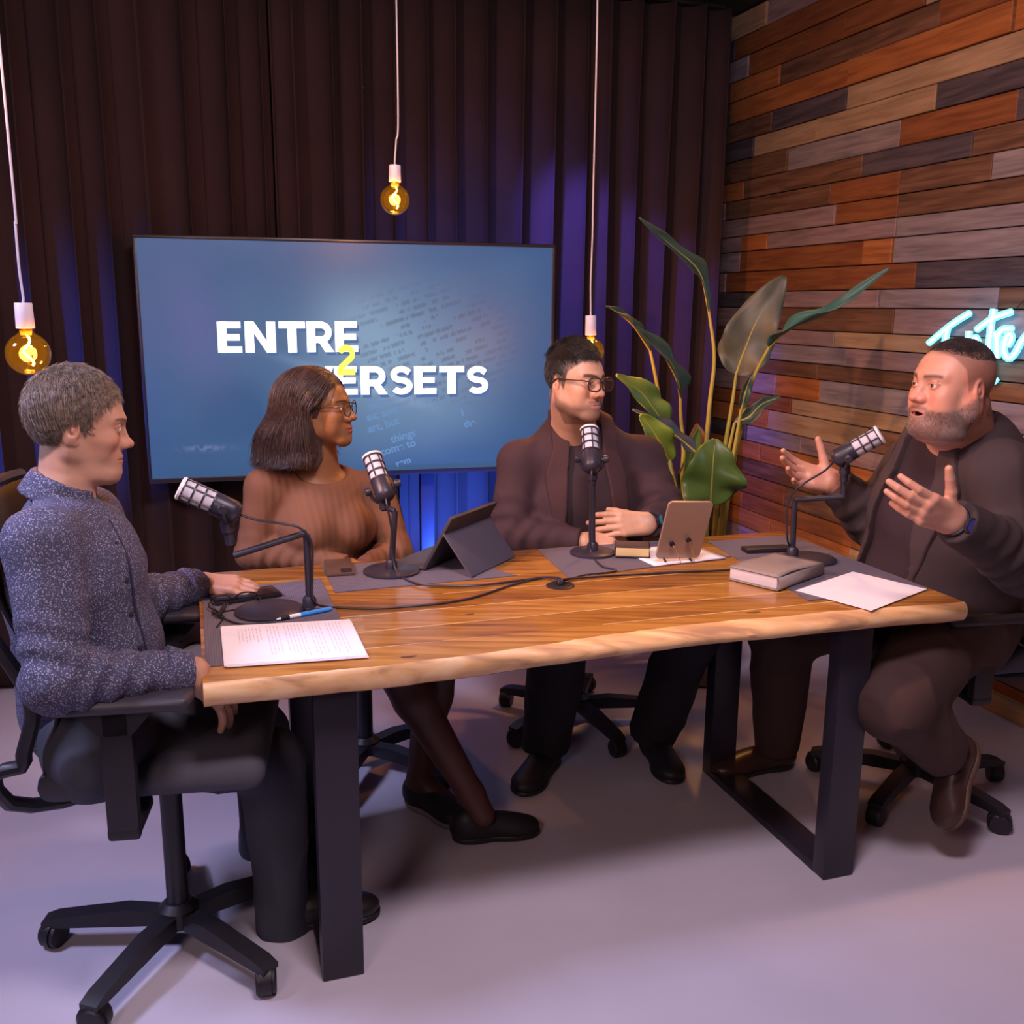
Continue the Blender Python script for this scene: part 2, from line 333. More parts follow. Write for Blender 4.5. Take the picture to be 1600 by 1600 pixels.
# heavy title letters, drawn on a unit box (height 1) and laid on the screen
def stroke(b, pts, w, o, ex, ey, off):
    P = np.asarray(pts, float); T = np.gradient(P, axis=0); T /= np.linalg.norm(T, axis=1)[:, None]; Nn = np.stack([-T[:, 1], T[:, 0]], 1)
    L = P+Nn*w/2; R = P-Nn*w/2; vs = []
    for l, r_ in zip(L, R): vs += [o+l[0]*ex+l[1]*ey+off, o+r_[0]*ex+r_[1]*ey+off]
    b.add(vs, [(2*i, 2*i+1, 2*i+3, 2*i+2) for i in range(len(P)-1)])
def arc(cx, cy, rx, ry, a0, a1, n=12): t = np.radians(np.linspace(a0, a1, n)); return [(cx+rx*math.cos(q), cy+ry*math.sin(q)) for q in t]
def letter(b, ch, o, ex, ey, off):
    w = .29; h = w/2
    def st(p, ww=w): stroke(b, p, ww, o, ex, ey, off)
    def pg(p): vs = [o+x*ex+y*ey+off for x, y in p]; b.add(vs, [tuple(range(len(vs)))])
    if ch == 'E':
        st([(h, 0), (h, 1)])
        for y, x1 in ((.105, .76), (.5, .70), (.895, .74)): st([(.1, y), (x1, y)], .21)
    if ch == 'N': st([(h, 0), (h, 1)]); st([(.98-h, 0), (.98-h, 1)]); pg([(.05, 1), (.30, 1), (.93, 0), (.68, 0)])
    if ch == 'T': st([(.43, 0), (.43, 1)]); st([(0, .89), (.86, .89)], .22)
    if ch == 'V': pg([(0, 1), (.29, 1), (.60, 0), (.34, 0)]); pg([(.92, 1), (.65, 1), (.34, 0), (.60, 0)])
    if ch == 'R': st([(h, 0), (h, 1)]); st([(.1, .89), (.48, .89)]+arc(.48, .65, .24, .24, 80, -90)+[(.1, .41)], .22); pg([(.36, .38), (.62, .42), (.90, 0), (.60, 0)])
    if ch == 'S': st([(.70, .77)]+arc(.43, .70, .26, .195, 30, 250, 14)[0:]+arc(.43, .30, .27, .20, 70, -150, 16), .215)
    if ch == '2': st(arc(.42, .70, .28, .20, 165, -60, 14)+[(.16, .24), (.12, .10)], .22); st([(.0, .10), (.80, .10)], .21)
adv = {'E': .86, 'N': 1.08, 'T': .90, 'V': .93, 'R': .93, 'S': .86, '2': .9}
def word(txt, pxa, pya, pxb, pyb, h, m, name, off, dsh=(0, 0)):
    u0, v0 = tvuv(pxa, pya); u1, v1 = tvuv(pxb, pyb); tot_ = sum(adv[c] for c in txt)-.07; sx = (u1-u0)/tot_; b = MB(); x = 0
    for c in txt:
        o = tv_point(u0+x*sx+dsh[0], v0+(v1-v0)*x/tot_+dsh[1]); letter(b, c, o, TVX*sx, np.array([0, 0, h]), TVN*off); x += adv[c]
    return b.build(name, m, tv, smooth=False)
M_tw = mat('lit_white', (.8, .8, .8), emit=(1, 1, 1), estr=1.05); M_ty = mat('lit_yellow', (.8, .7, .1), emit=(.93, .84, .06), estr=1)
M_shd = mat('lit_shadow_blue', (.01, .02, .04), emit=(.06, .14, .30), estr=1)
hE = tvuv(341, 503)[1]-tvuv(341, 552)[1]
word('ENTRE', 341, 551.5, 561, 549.5, hE, M_shd, 'title_shadow', .0012, (.008, -.013)); word('VERSETS', 478, 617.5, 762, 615, hE*.96, M_shd, 'title_shadow', .0012, (.008, -.013))
word('ENTRE', 341, 551.5, 561, 549.5, hE, M_tw, 'title_lettering', .0024); word('VERSETS', 478, 617.5, 762, 615, hE*.96, M_tw, 'title_lettering', .0024)
u0, v0 = tvuv(526, 586); h2 = tvuv(526, 539)[1]-v0; b = MB(); letter(b, '2', tv_point(u0+.002, v0), TVX*.092, np.array([0, 0, h2]), TVN*.0036); b.build('title_numeral', M_ty, tv, smooth=False)
M_pr = mat('lit_print_blue', (.01, .02, .04), emit=(.12, .255, .42), estr=1)
def page_text(s, px, py, size, r=.29):
    cu = bpy.data.curves.new('page_print', 'FONT'); cu.body = s; cu.size = size; cu.offset = .0012; o = bpy.data.objects.new('tmp', cu); COL.objects.link(o)
    bpy.context.view_layer.update(); me = bpy.data.meshes.new_from_object(o); bpy.data.objects.remove(o)
    u, v = tvuv(px, py); vs = np.array([q.co[:] for q in me.vertices]); fs = [tuple(p.vertices) for p in me.polygons]
    c, s_ = math.cos(r), math.sin(r); X = vs[:, 0]*c-vs[:, 1]*s_; Y = vs[:, 0]*s_*.9+vs[:, 1]*c
    W = tv_point(u, v, .0012)+X[:, None]*TVX+Y[:, None]*np.array([0, 0, 1.]); MB().add(W, fs).build('page_print', M_pr, tv, smooth=False)
for a in (('now', 578, 640, .046), ('ea; and', 574, 658, .048), ('art, but', 576, 676, .046), ('things', 612, 692, .046), ('come to', 596, 712, .046), ('I', 722, 650, .045), ('the', 726, 668, .040), ('rem', 620, 729, .040)):
    page_text(*a[:3], a[3])

# ------------------------------------------------------------------ neon sign on the plank wall
def onwall(px, py, off=.05):
    d = ray(px, py); q0 = wp+wn*off; t = (q0@wn)/(d[:2]@wn); return np.array([0, 0, CAM_H])+t*d
sgc = onwall(1530, 540, .03); neon = thing('neon_sign', 'cyan handwritten glowing word sign on the plank wall behind the bearded man', 'sign', tuple(sgc))
M_neon = mat('neon_tube_cyan', (.2, .7, .9), emit=(.16, .70, 1.0), estr=1.9); M_core = mat('neon_core', (.9, 1, 1), emit=(.55, 1, 1), estr=3.2)
Z = lambda pts: [(1400+x/8, 460+y/8) for x, y in pts]
strokes = [Z([(410, 610), (640, 420), (780, 320), (920, 235)]), Z([(645, 425), (625, 520), (610, 600), (600, 700), (640, 780), (740, 790)]), Z([(605, 640), (700, 610)]),
           Z([(915, 460), (905, 560), (900, 700)]), Z([(905, 600), (955, 560), (1000, 545), (1022, 600), (1025, 720)]),
           Z([(1225, 185), (1195, 330), (1180, 480), (1160, 700), (1175, 900), (1190, 1050), (1215, 1090), (1250, 1055)]), Z([(1010, 440), (1210, 300), (1440, 220)]),
           Z([(1230, 480), (1260, 560), (1262, 700), (1255, 800)]), Z([(1262, 560), (1290, 480), (1350, 435), (1450, 432)]),
           Z([(1400, 640), (1440, 570), (1440, 510), (1405, 500), (1360, 590), (1345, 700), (1380, 780), (1430, 800), (1500, 720), (1570, 585), (1640, 500)])]
for s_ in strokes:
    P = smooth_path([onwall(x, y, .055) for x, y in s_], 26); MB().tube(P, .0135, 10).build('neon_tube', M_neon, neon)
    P = smooth_path([onwall(x, y, .055+.0115) for x, y in s_], 26); MB().tube(P, .0048, 8).build('neon_core', M_core, neon)
b = MB()
for (x, y) in ((1497, 500), (1553, 490), (1549, 585), (1575, 560)): q = onwall(x, y, .027); MB().tube([q, q+np.array([*wn, 0])*.02], .006).build('mounting_pin', M_chrome, neon)
pw = [onwall(1588, 482, .04), onwall(1600, 470, .035), onwall(1625, 455, .035)]; MB().tube(smooth_path(pw, 12), .002).build('power_lead', M_black, neon)
l = bpy.data.lights.new('neon_light', 'POINT'); l.energy = 1.6; l.color = (.15, .6, 1); l.shadow_soft_size = .12; lo = bpy.data.objects.new('neon_light', l); COL.objects.link(lo); lo.location = onwall(1530, 545, .16)

# ------------------------------------------------------------------ pendant bulbs
M_sock = mat('lilac_white_ceramic', (.62, .56, .66), .45); M_cord = mat('pale_cord', (.50, .44, .52), .7)
M_amb = bpy.data.materials.new('amber_glass'); M_amb.use_nodes = True; nt = M_amb.node_tree; nt.nodes.clear(); out = nt.nodes.new('ShaderNodeOutputMaterial'); m1 = nt.nodes.new('ShaderNodeMixShader'); m2 = nt.nodes.new('ShaderNodeMixShader'); tr = nt.nodes.new('ShaderNodeBsdfTransparent'); gs = nt.nodes.new('ShaderNodeBsdfGlossy'); em = nt.nodes.new('ShaderNodeEmission'); lw = nt.nodes.new('ShaderNodeLayerWeight')
lw.inputs[0].default_value = .25; tr.inputs[0].default_value = (1, .66, .25, 1); gs.inputs['Roughness'].default_value = .04; em.inputs[0].default_value = (1, .36, .02, 1); em.inputs[1].default_value = .60; m1.inputs[0].default_value = .24
nt.links.new(tr.outputs[0], m1.inputs[1]); nt.links.new(em.outputs[0], m1.inputs[2]); nt.links.new(lw.outputs['Fresnel'], m2.inputs[0]); nt.links.new(m1.outputs[0], m2.inputs[1]); nt.links.new(gs.outputs[0], m2.inputs[2]); nt.links.new(m2.outputs[0], out.inputs[0])
M_fil = mat('glowing_filament', (1, .8, .4), emit=(1, .62, .18), estr=26)
def pendant(label, Y, cordpx, sockpx, sock_w, R, tilt=0., shown=True, power=10.):
    s0 = A(*sockpx[0], Y); s1 = A(*sockpx[1], Y); root = thing('pendant_lamp', label, 'lamp', tuple(A(cordpx[0][0], cordpx[0][1], Y)), 0)
    ax = nrm(s1-s0); pts = [A(x, y, Y) for x, y in cordpx]; top = pts[0].copy(); top2 = top+np.array([-.01, 0, (CEIL-top[2])]); root.location = tuple(top2)
    MB().tube(smooth_path([top2, (top+top2)/2+np.array([.004, 0, 0])]+pts+[s0], 60), .0028, 8).build('cord', M_cord, root)
    rw = sock_w; MB().lathe([(rw*.9, 0), (rw*.95, .002), (rw, np.linalg.norm(s1-s0)*.97), (rw*.95, np.linalg.norm(s1-s0))], s0, ax).build('socket', M_sock, root)
    c = s1+ax*(R*1.18); bl = MB()
    prof = [(.013, -R*1.18), (.0135, -R*1.05)]+[(R*math.sin(math.radians(a)), -R*math.cos(math.radians(a))) for a in range(26, 181, 7)]
    prof[-1] = (1e-6, R); bl.lathe(prof, c, ax, 32); g = bl.build('bulb_glass', M_amb, root)
    b = MB(); b.lathe([(.012, 0), (.0135, .004), (.011, .016)], s1-ax*.001, ax, 16); b.build('bulb_cap', mat('brass_cap', (.9, .6, .2), .3, .8), root)
    t = np.linspace(0, 1, 44); e1 = nrm(np.cross(ax, [0, 1, .2])); e2 = np.cross(ax, e1)
    P = c[None]+ax[None]*((-.95+1.5*t)*R)[:, None]+e1[None]*(R*.22*np.sin(t*9)*t**.3)[:, None]+e2[None]*(R*.2*np.cos(t*9)*t)[:, None]
    b = MB(); b.tube(P, .0026, 6); b.build('filament', M_fil, root)
    l = bpy.data.lights.new('bulb_light', 'POINT'); l.energy = power; l.color = (1, .47, .12); l.shadow_soft_size = .02; lo = bpy.data.objects.new('bulb_light', l); COL.objects.link(lo); lo.location = c
    return root
pendant('left hanging amber globe bulb on a pale cord above the man with greying hair', 2.2, [(21, 300), (24, 350), (30, 420), (36, 462)], ((36, 473), (40, 513)), .0195, .0475)
pendant('top centre amber globe bulb hanging above the wide blue screen', 3.3, [(622, 180), (619, 220), (617, 250)], ((617, 258), (617, 284)), .0195, .0475, power=12.)
pendant('right hanging amber globe bulb partly behind the head of the man in glasses', 3.45, [(927, 300), (926, 360), (923, 440), (923, 480)], ((923, 493), (923, 524)), .0195, .0475)
for pt in [(-.95, 3.05, 1.25)]: pass
# ================================================================== THE TABLE
TL, TWD = 1.857, .834
M_board = [wood_mat('acacia_board_%d' % i, c1, c2, c3, .24, (2.2, 30, 30), coat=.22, turn=-TA) for i, (c1, c2, c3) in enumerate([
    ((.34, .135, .022), (.20, .07, .014), (.46, .21, .045)), ((.42, .18, .034), (.28, .105, .020), (.52, .26, .065)), ((.28, .105, .018), (.17, .058, .012), (.38, .165, .035))])]
M_sap = wood_mat('pale_sapwood', (.70, .40, .19), (.40, .22, .12), (.80, .54, .32), .42, (2.2, 16, 14), turn=-TA)
M_inlay = wood_mat('pale_seam', (.72, .44, .18), (.60, .34, .12), (.78, .5, .22), .3, (3, 30, 30), coat=.3, turn=-TA)
table = thing('conference_table', 'long live-edge wooden table with black steel legs between the four people', 'table', tuple(TW(TL/2, TWD/2, 0)))
ue = [0, .2, .36, .5, .64, .8, .96, 1.1, 1.22, 1.3, 1.36, 1.48, 1.62, 1.75, 1.80, 1.857]
ve = [0, -.004, -.008, -.003, .006, .026, .040, .044, .046, .034, .036, .035, .022, .011, .006, .004]
us = np.linspace(0, TL, 90); v0 = np.interp(us, ue, ve)+.0015*np.sin(us*31)+.001*np.sin(us*73)
seams = [.105, .215, .335, .455, .575, .705, TWD]
def board(va, vb, m, name='board', top=TZ):
    n = len(us); va = np.broadcast_to(va, (n,)); vb = np.broadcast_to(vb, (n,)); G = np.zeros((n, 8, 3)); c = .0012
    for i, u in enumerate(us):
        a, b_ = va[i], vb[i]
        for j, (v, z) in enumerate([(a, top-.05), (a, top-c), (a+c, top), ((a+b_)/2, top), (b_-c, top), (b_, top-c), (b_, top-.05), (a, top-.05)]): G[i, j] = TW(u, v, z)
    b = MB(); b.grid(G); b.add(G[0, :7], [(0, 1, 2, 3, 4, 5, 6)]); b.add(G[-1, :7], [(6, 5, 4, 3, 2, 1, 0)])
    return b.build(name, m, table, ang=.4)
prev = v0
for i, s in enumerate(seams): board(prev+(.0004 if i else 0), s-.0004, M_board[[1, 0, 1, 2, 0, 1, 2][i]]); prev = s
for s, u0_, u1_ in ((.215, .1, TL-.05), (.335, .0, TL), (.455, .6, TL), (.105, .9, TL-.1)):   # thin pale lines along the glued seams
    G = np.array([[TW(u, s-.0028-.002*math.sin(u*5), TZ+.0003), TW(u, s+.0022+.001*math.sin(u*7+1), TZ+.0003)] for u in np.linspace(u0_, u1_, 60)])
    MB().grid(G).build('pale_seam', M_inlay, table)
# live edge along the front and the right end
def edge(path_in, outn, name):
    prof = [(0, 0), (.005, -.0022), (.011, -.009), (.0145, -.020), (.0135, -.032), (.007, -.044), (-.002, -.0505), (-.03, -.0506)]
    G = np.zeros((len(path_in), len(prof), 3))
    for i, (p, nn) in enumerate(zip(path_in, outn)):
        w = (max(.4, (v0[i]+.012)/.0145) if len(path_in) == len(v0) else 1)*(1+.10*math.sin(i*.21)+.05*math.sin(i*.53+1))
        for j, (o_, z) in enumerate(prof): G[i, j] = p+np.array([*(nn*o_*w), z+(.0004 if j == 0 else 0)])
    b = MB(); b.grid(G); n = len(prof); b.add(G[0], [tuple(range(n))]); b.add(G[-1], [tuple(range(n-1, -1, -1))]); return b.build(name, M_sap, table, ang=1.2)
P = [TW(u, v, TZ) for u, v in zip(us, v0)]; T = np.gradient(np.array(P), axis=0)[:, :2]; T /= np.linalg.norm(T, axis=1)[:, None]
edge(P, np.stack([T[:, 1], -T[:, 0]], 1), 'live_edge')
# knots in the wood
M_knot = wood_mat('dark_knot', (.10, .04, .015), (.06, .02, .008), (.18, .08, .03), .4, (20, 20, 20))
for (u, v, rx, ry, zz, fr) in ((.418, .028, .018, .006, TZ+.0004, 0), (1.29, .085, .020, .007, TZ+.0004, 0), (.62, .27, .012, .005, TZ+.0004, 0)):
    b = MB(); b.add([TW(u+rx*math.cos(t), v+ry*math.sin(t)*(1+.3*math.sin(3*t)), zz) for t in np.linspace(0, 2*PI, 18, endpoint=False)], [tuple(range(18))]); b.build('knot', M_knot, table, smooth=False)
q = TW(1.30, .036-.0165, TZ-.028); b = MB(); ex = np.array([*D2, 0]); b.add([q+ex*.017*math.cos(t)*(1+.2*math.sin(2*t))+np.array([0, 0, .011*math.sin(t)])+.002*np.array([*(-N2), 0]) for t in np.linspace(0, 2*PI, 16, endpoint=False)]+[q+.005*np.array([*(-N2), 0])], [(i, (i+1) % 16, 16) for i in range(16)]); b.build('knot', M_knot, table)
# steel legs: two frames, each of two uprights, a foot bar and a top plate
RT = np.array([[D2[0], N2[0], 0], [D2[1], N2[1], 0], [0, 0, 1]])
for uc in (.262, 1.570):
    for vc_ in (.065, .665):
        MB().box(TW(uc, vc_, .349), (.092, .05, .695), RT, .003).build('leg', M_blacksteel, table)
    MB().box(TW(uc, .365, .012), (.092, .56, .024), RT, .003).build('foot_bar', M_blacksteel, table)
    MB().box(TW(uc, .365, .689), (.092, .56, .022), RT, .003).build('top_bar', M_blacksteel, table)
# cable hub
b = MB(); b.lathe([(.038, 0), (.038, .002), (.034, .004), (.014, .0042), (.012, .001)], TW(.917, .435, TZ), seg=32); b.build('cable_port', M_black, table)

# ------------------------------------------------------------------ place mats
def mat_mat():
    m = mat('woven_grey_mat', (.105, .09, .125), .7); nt, b = nodes(m); tc = nt.nodes.new('ShaderNodeTexCoord')
    mp = nt.nodes.new('ShaderNodeMapping'); mp.inputs['Rotation'].default_value = (0, 0, -TA); nt.links.new(tc.outputs['Object'], mp.inputs[0])
    w = nt.nodes.new('ShaderNodeTexWave'); w.bands_direction = 'X'; w.inputs['Scale'].default_value = 60; nt.links.new(mp.outputs[0], w.inputs[0])
    w2 = nt.nodes.new('ShaderNodeTexWave'); w2.bands_direction = 'Y'; w2.inputs['Scale'].default_value = 150; nt.links.new(mp.outputs[0], w2.inputs[0])
    mx = nt.nodes.new('ShaderNodeMath'); mx.operation = 'ADD'; nt.links.new(w.outputs['Fac'], mx.inputs[0]); nt.links.new(w2.outputs['Fac'], mx.inputs[1])
    r = ramp(nt, [(.2, (.07, .058, .085)), (.9, (.155, .135, .18))]); nt.links.new(mx.outputs[0], r.inputs[0]); nt.links.new(r.outputs[0], b.inputs['Base Color'])
    bp = nt.nodes.new('ShaderNodeBump'); bp.inputs['Strength'].default_value = .5; bp.inputs['Distance'].default_value = .001; nt.links.new(mx.outputs[0], bp.inputs['Height']); nt.links.new(bp.outputs[0], b.inputs['Normal']); return m
M_mat = mat_mat()
def placemat(pts, label):
    poly = [tuple(TW(u, v)[:2]) for u, v in pts]; c = np.mean(poly, axis=0)
    b = MB(); b.prism(poly, (0, 0, TZ+.0006), (1, 0, 0), (0, 1, 0), (0, 0, .0022)); o = b.build('placemat', M_mat, smooth=False)
    for v in o.data.vertices: v.co.x -= c[0]; v.co.y -= c[1]; v.co.z -= TZ
    o.location = (c[0], c[1], TZ); return tag(o, label, 'placemat', 'dark woven placemats on the table')
placemat([(.008, .085), (.316, .105), (.316, .685), (.008, .64)], 'dark woven placemat at the left end of the table, under the printed pages')
placemat([(.335, .540), (.835, .560), (.705, .815), (.335, .805)], 'dark woven placemat under the folded black tablet case')
placemat([(.965, .495), (1.520, .575), (1.40, .815), (.99, .82)], 'dark woven placemat in front of the man in glasses')
placemat([(1.475, .125), (1.848, .125), (1.848, .765), (1.545, .765)], 'dark woven placemat at the right end of the table, under the grey book')
MT = TZ+.0030                                                       # top of a mat

# ------------------------------------------------------------------ microphones
M_mic = mat('mic_black', (.030, .026, .042), .38); M_rim = mat('pale_rim', (.80, .72, .74), .4)
def microphone(label, base_uv, base_r, zb, pole_xy, pole, head, front, knobs, cable, polr=.0085):
    bc = TW(*base_uv, zb); root = thing('desk_microphone', label, 'microphone', tuple(bc), 0, 'desk microphones on the table')
    MB().lathe([(base_r, 0), (base_r, .006), (base_r-.006, .010), (.018, .012), (0.0001, .012)], bc, seg=40).build('base', M_mic, root)
    MB().tube(pole[0], polr, 14).lathe([(.017, 0), (.017, .018), (.012, .026)], np.array([pole[0][0][0], pole[0][0][1], zb+.010]), seg=20).build('pole', M_mic, root)
    if len(pole) > 1:
        for seg_ in pole[1:]: MB().tube(seg_, polr*.95, 12).build('arm', M_mic, root)
    rear = np.asarray(head, float); ax = nrm(np.asarray(front)-rear); 
    MB().lathe([(.012, -.012), (.020, -.008), (.0265, 0), (.0275, .008), (.0275, .050), (.026, .054)], rear, ax, 28).build('body', M_mic, root)
    g0 = rear+ax*.053; MB().lathe([(.0240, 0), (.0240, .076)], g0, ax, 28).build('foam_grille', M_silver, root)
    b = MB(); 
    for h in (.0, .0245, .049, .0735): b.lathe([(.0245, h-.0022), (.0276, h-.0022), (.0276, h+.0022), (.0245, h+.0022)], g0+ax*.002, ax, 28)
    u = nrm(np.cross(ax, [0.1, .3, 1])); w_ = np.cross(ax, u)
    for k in range(6):
        t = k*PI/3+.4; d = math.cos(t)*u+math.sin(t)*w_; b.tube([g0+d*.0262, g0+ax*.076+d*.0262], .0021, 6)
    b.build('cage', M_mic, root)
    MB().lathe([(.0255, 0), (.0285, .0), (.0285, .006), (.024, .0085), (.0001, .0065)], g0+ax*.0765, ax, 28).build('end_ring', M_rim, root)
    b = MB(); kx = np.asarray(knobs[0], float); hub = np.asarray(knobs[1], float); cc = rear+ax*.030; kx = nrm(kx-ax*(kx@ax)); dn = nrm(hub-cc)
    arc_ = [cc+kx*.036*math.cos(t)+dn*.040*math.sin(t) for t in np.linspace(0, PI, 14)]; b.tube(arc_, .0055, 8); b.tube([cc+dn*.038, hub], .0115, 12); b.tube([cc+dn*.036, cc+dn*.060], .016, 14)
    for s_ in (-1, 1): b.lathe([(.010, 0), (.0115, .004), (.0115, .014), (.009, .016)], cc+kx*.034*s_, kx*s_, 16)
    b.build('yoke', M_mic, root)
    if cable: MB().tube(smooth_path(cable, 90), .0030, 8).build('cable', M_mic, root)
    return root
def up(p, dz): return np.asarray(p, float)+np.array([0, 0, dz])
hubp = TW(.917, .435, TZ+.008)
# left
pb = OZ(484, 947, MT+.01); pt = A(479, 836, pb[1]); ae = A(366, 868, pb[1]-.02); hd = A(368, 801, pb[1]-.03)
microphone('desk microphone on the left placemat, aimed at the man in the speckled shirt', (.160, .420), .082, MT, None, [[pb, pt], [up(pt, .006), ae]],
           hd, A(290, 766, pb[1]-.05), (np.array([.15, -1, .1]), A(360, 850, pb[1]-.02)),
           [hd+.012*nrm(hd-A(290, 766, pb[1]-.05)), A(400, 812, pb[1]-.03), A(440, 818, pb[1]-.02), A(470, 826, pb[1]-.02), A(487, 850, pb[1]-.012), A(488, 900, pb[1]-.012), A(490, 938, pb[1]-.014), OZ(515, 948, TZ+.006), OZ(600, 950, TZ+.0035), OZ(720, 938, TZ+.0035), OZ(800, 914, TZ+.004), OZ(850, 902, TZ+.006), up(hubp, .006), up(hubp, -.012)])
# beside the woman
pb = TW(.512, .690, MT+.01); yb = pb[1]; pt = A(617, 798, yb)
microphone('desk microphone standing in front of the woman in brown', (.512, .690), .078, MT, None, [[pb, pt], [pt, A(600, 792, yb+.01)]],
           A(603, 776, yb-.005), A(582, 716, yb+.07), (np.array([1, .1, .05]), A(602, 798, yb+.01)),
           [A(603, 779, yb-.02), A(606, 796, yb-.03), A(612, 830, yb-.022), A(614, 870, yb-.018), OZ(624, 898, MT+.006), OZ(660, 913, MT+.004), OZ(740, 915, MT+.004), OZ(820, 906, TZ+.004), OZ(852, 902, TZ+.006), up(hubp, .007)+.003, up(hubp, -.012)])
# beside the man in glasses
pb = TW(1.131, .722, MT+.01); yb = pb[1]; pt = A(926, 752, yb)
microphone('desk microphone standing upright in front of the man in glasses', (1.131, .722), .068, MT, None, [[pb, pt]],
           A(925, 731, yb-.02), A(921, 676, yb+.06), (np.array([1, .1, .05]), A(926, 756, yb)),
           [A(925, 734, yb-.035), A(924, 750, yb-.04), A(923, 790, yb-.024), A(921, 830, yb-.020), A(925, 866, yb-.03), OZ(940, 884, MT+.004), OZ(962, 892, TZ+.004), OZ(915, 898, TZ+.004), OZ(890, 905, TZ+.006), up(hubp, .006)-.002, up(hubp, -.012)])
# right
pb = OZ(1238, 868, MT+.01); yb = pb[1]; p1 = A(1242, 781, yb); p2 = A(1318, 776, yb-.02); p3 = A(1318, 752, yb-.02)
microphone('desk microphone beside the grey book, aimed at the bearded man', (1.715, .470), .080, MT, None, [[pb, p1], [p1, p2], [p2, p3]],
           A(1307, 717, yb-.03), A(1366, 684, yb-.06), (np.array([.3, -1, .1]), p3),
           [A(1302, 722, yb-.03), A(1288, 736, yb-.05), A(1255, 756, yb-.05), A(1236, 774, yb-.03), A(1229, 800, yb-.02), A(1230, 840, yb-.02), OZ(1234, 868, MT+.006), OZ(1200, 880, MT+.004), OZ(1150, 889, TZ+.004), OZ(1060, 894, TZ+.004), OZ(960, 899, TZ+.004), OZ(905, 903, TZ+.006), up(hubp, .008), up(hubp, -.012)])

# ------------------------------------------------------------------ papers, pen, phones, books, tablets
def sheet(b, c4, z, th): b.prism([tuple(TW(u, v)[:2]) for u, v in c4], (0, 0, z), (1, 0, 0), (0, 1, 0), (0, 0, th))
root = thing('printed_pages', 'stack of white printed pages on the left placemat', 'papers', tuple(TW(.19, .18, MT)))
base4 = [(.045, .070), (.332, .042), (.334, .292), (.046, .326)]
for i, (du, dv) in enumerate(((.003, -.004), (-.002, -.002), (.0, .0))):
    b = MB(); sheet(b, [(u+du, v+dv) for u, v in base4], MT+.0004+i*.0016, .0013); b.build('sheet', M_paper, root, smooth=False)
b = MB(); zt = MT+.0004+2*.0016+.0016; r_ = random.Random(3)
def sh(a, c): u = base4[0][0]+(base4[1][0]-base4[0][0])*a+(base4[3][0]-base4[0][0])*c; v = base4[0][1]+(base4[1][1]-base4[0][1])*a+(base4[3][1]-base4[0][1])*c; return TW(u, v, zt)
for k in range(30):                                                 # lines of print run across the short side
    a = .12+k*.027
    if k in (7, 12, 19, 24): continue
    c = .88 if k < 6 else .92; lim = (.55 if k < 7 else .12+r_.random()*.15)
    while c > lim:
        w_ = .03+r_.random()*.07; q = [sh(a, c), sh(a+.006, c), sh(a+.006, c-w_), sh(a, c-w_)]; b.add(q, [(0, 1, 2, 3)]); c -= w_+.018
b.build('print', mat('faint_ink', (.60, .56, .66), .7), root, smooth=False)
root = thing('paper_sheet', 'single blank white sheet at the right corner of the table beside the grey book', 'paper', tuple(TW(1.66, .16, TZ)))
b = MB(); sheet(b, [(1.755, .318), (1.835, .115), (1.570, .001), (1.492, .205)], MT+.0006, .0012); b.build('sheet', M_paper, root, smooth=False)
root = thing('paper_notes', 'white sheets under the small dark book and the beige tablet', 'papers', tuple(TW(1.36, .64, MT)))
for i in range(2):
    n_ = 12; G = np.zeros((n_, n_, 3)); c = [(1.225+i*.006, .745), (1.245, .535+i*.004), (1.490, .555), (1.468, .735)]
    for a in range(n_):
        for d_ in range(n_):
            s_, t_ = a/(n_-1), d_/(n_-1); u = (c[0][0]*(1-s_)+c[3][0]*s_)*(1-t_)+(c[1][0]*(1-s_)+c[2][0]*s_)*t_; v = (c[0][1]*(1-s_)+c[3][1]*s_)*(1-t_)+(c[1][1]*(1-s_)+c[2][1]*s_)*t_
            G[a, d_] = TW(u, v, MT+.0008+i*.0016+.004*max(0, t_-.75)*math.sin(s_*6)**2)
    o = MB().grid(G).build('sheet', M_paper, root); sm = o.modifiers.new('t', 'SOLIDIFY'); sm.thickness = .0008
# pen
pa, pc_ = TW(.170, .338, MT+.0055), TW(.306, .385, MT+.0055); ax = nrm(pc_-pa); L_ = np.linalg.norm(pc_-pa)
pen = thing('ballpoint_pen', 'blue and white ballpoint pen above the printed pages', 'pen', tuple(pa-np.array([0, 0, .0055])))
MB().lathe([(.0008, 0), (.0022, .006), (.0046, .014), (.0052, .02), (.0052, L_*.42)], pa, ax, 16).build('grip', mat('pen_white', (.85, .84, .9), .3), pen)
MB().lathe([(.0054, L_*.42), (.0056, L_*.5), (.0054, L_*.9), (.0042, L_*.96), (.0020, L_)], pa, ax, 16).build('barrel', mat('pen_blue', (.05, .30, .85), .3), pen)
MB().lathe([(.0054, L_*.07), (.0056, L_*.12), (.0054, L_*.22)], pa, ax, 16).build('tip_ring', M_black, pen)

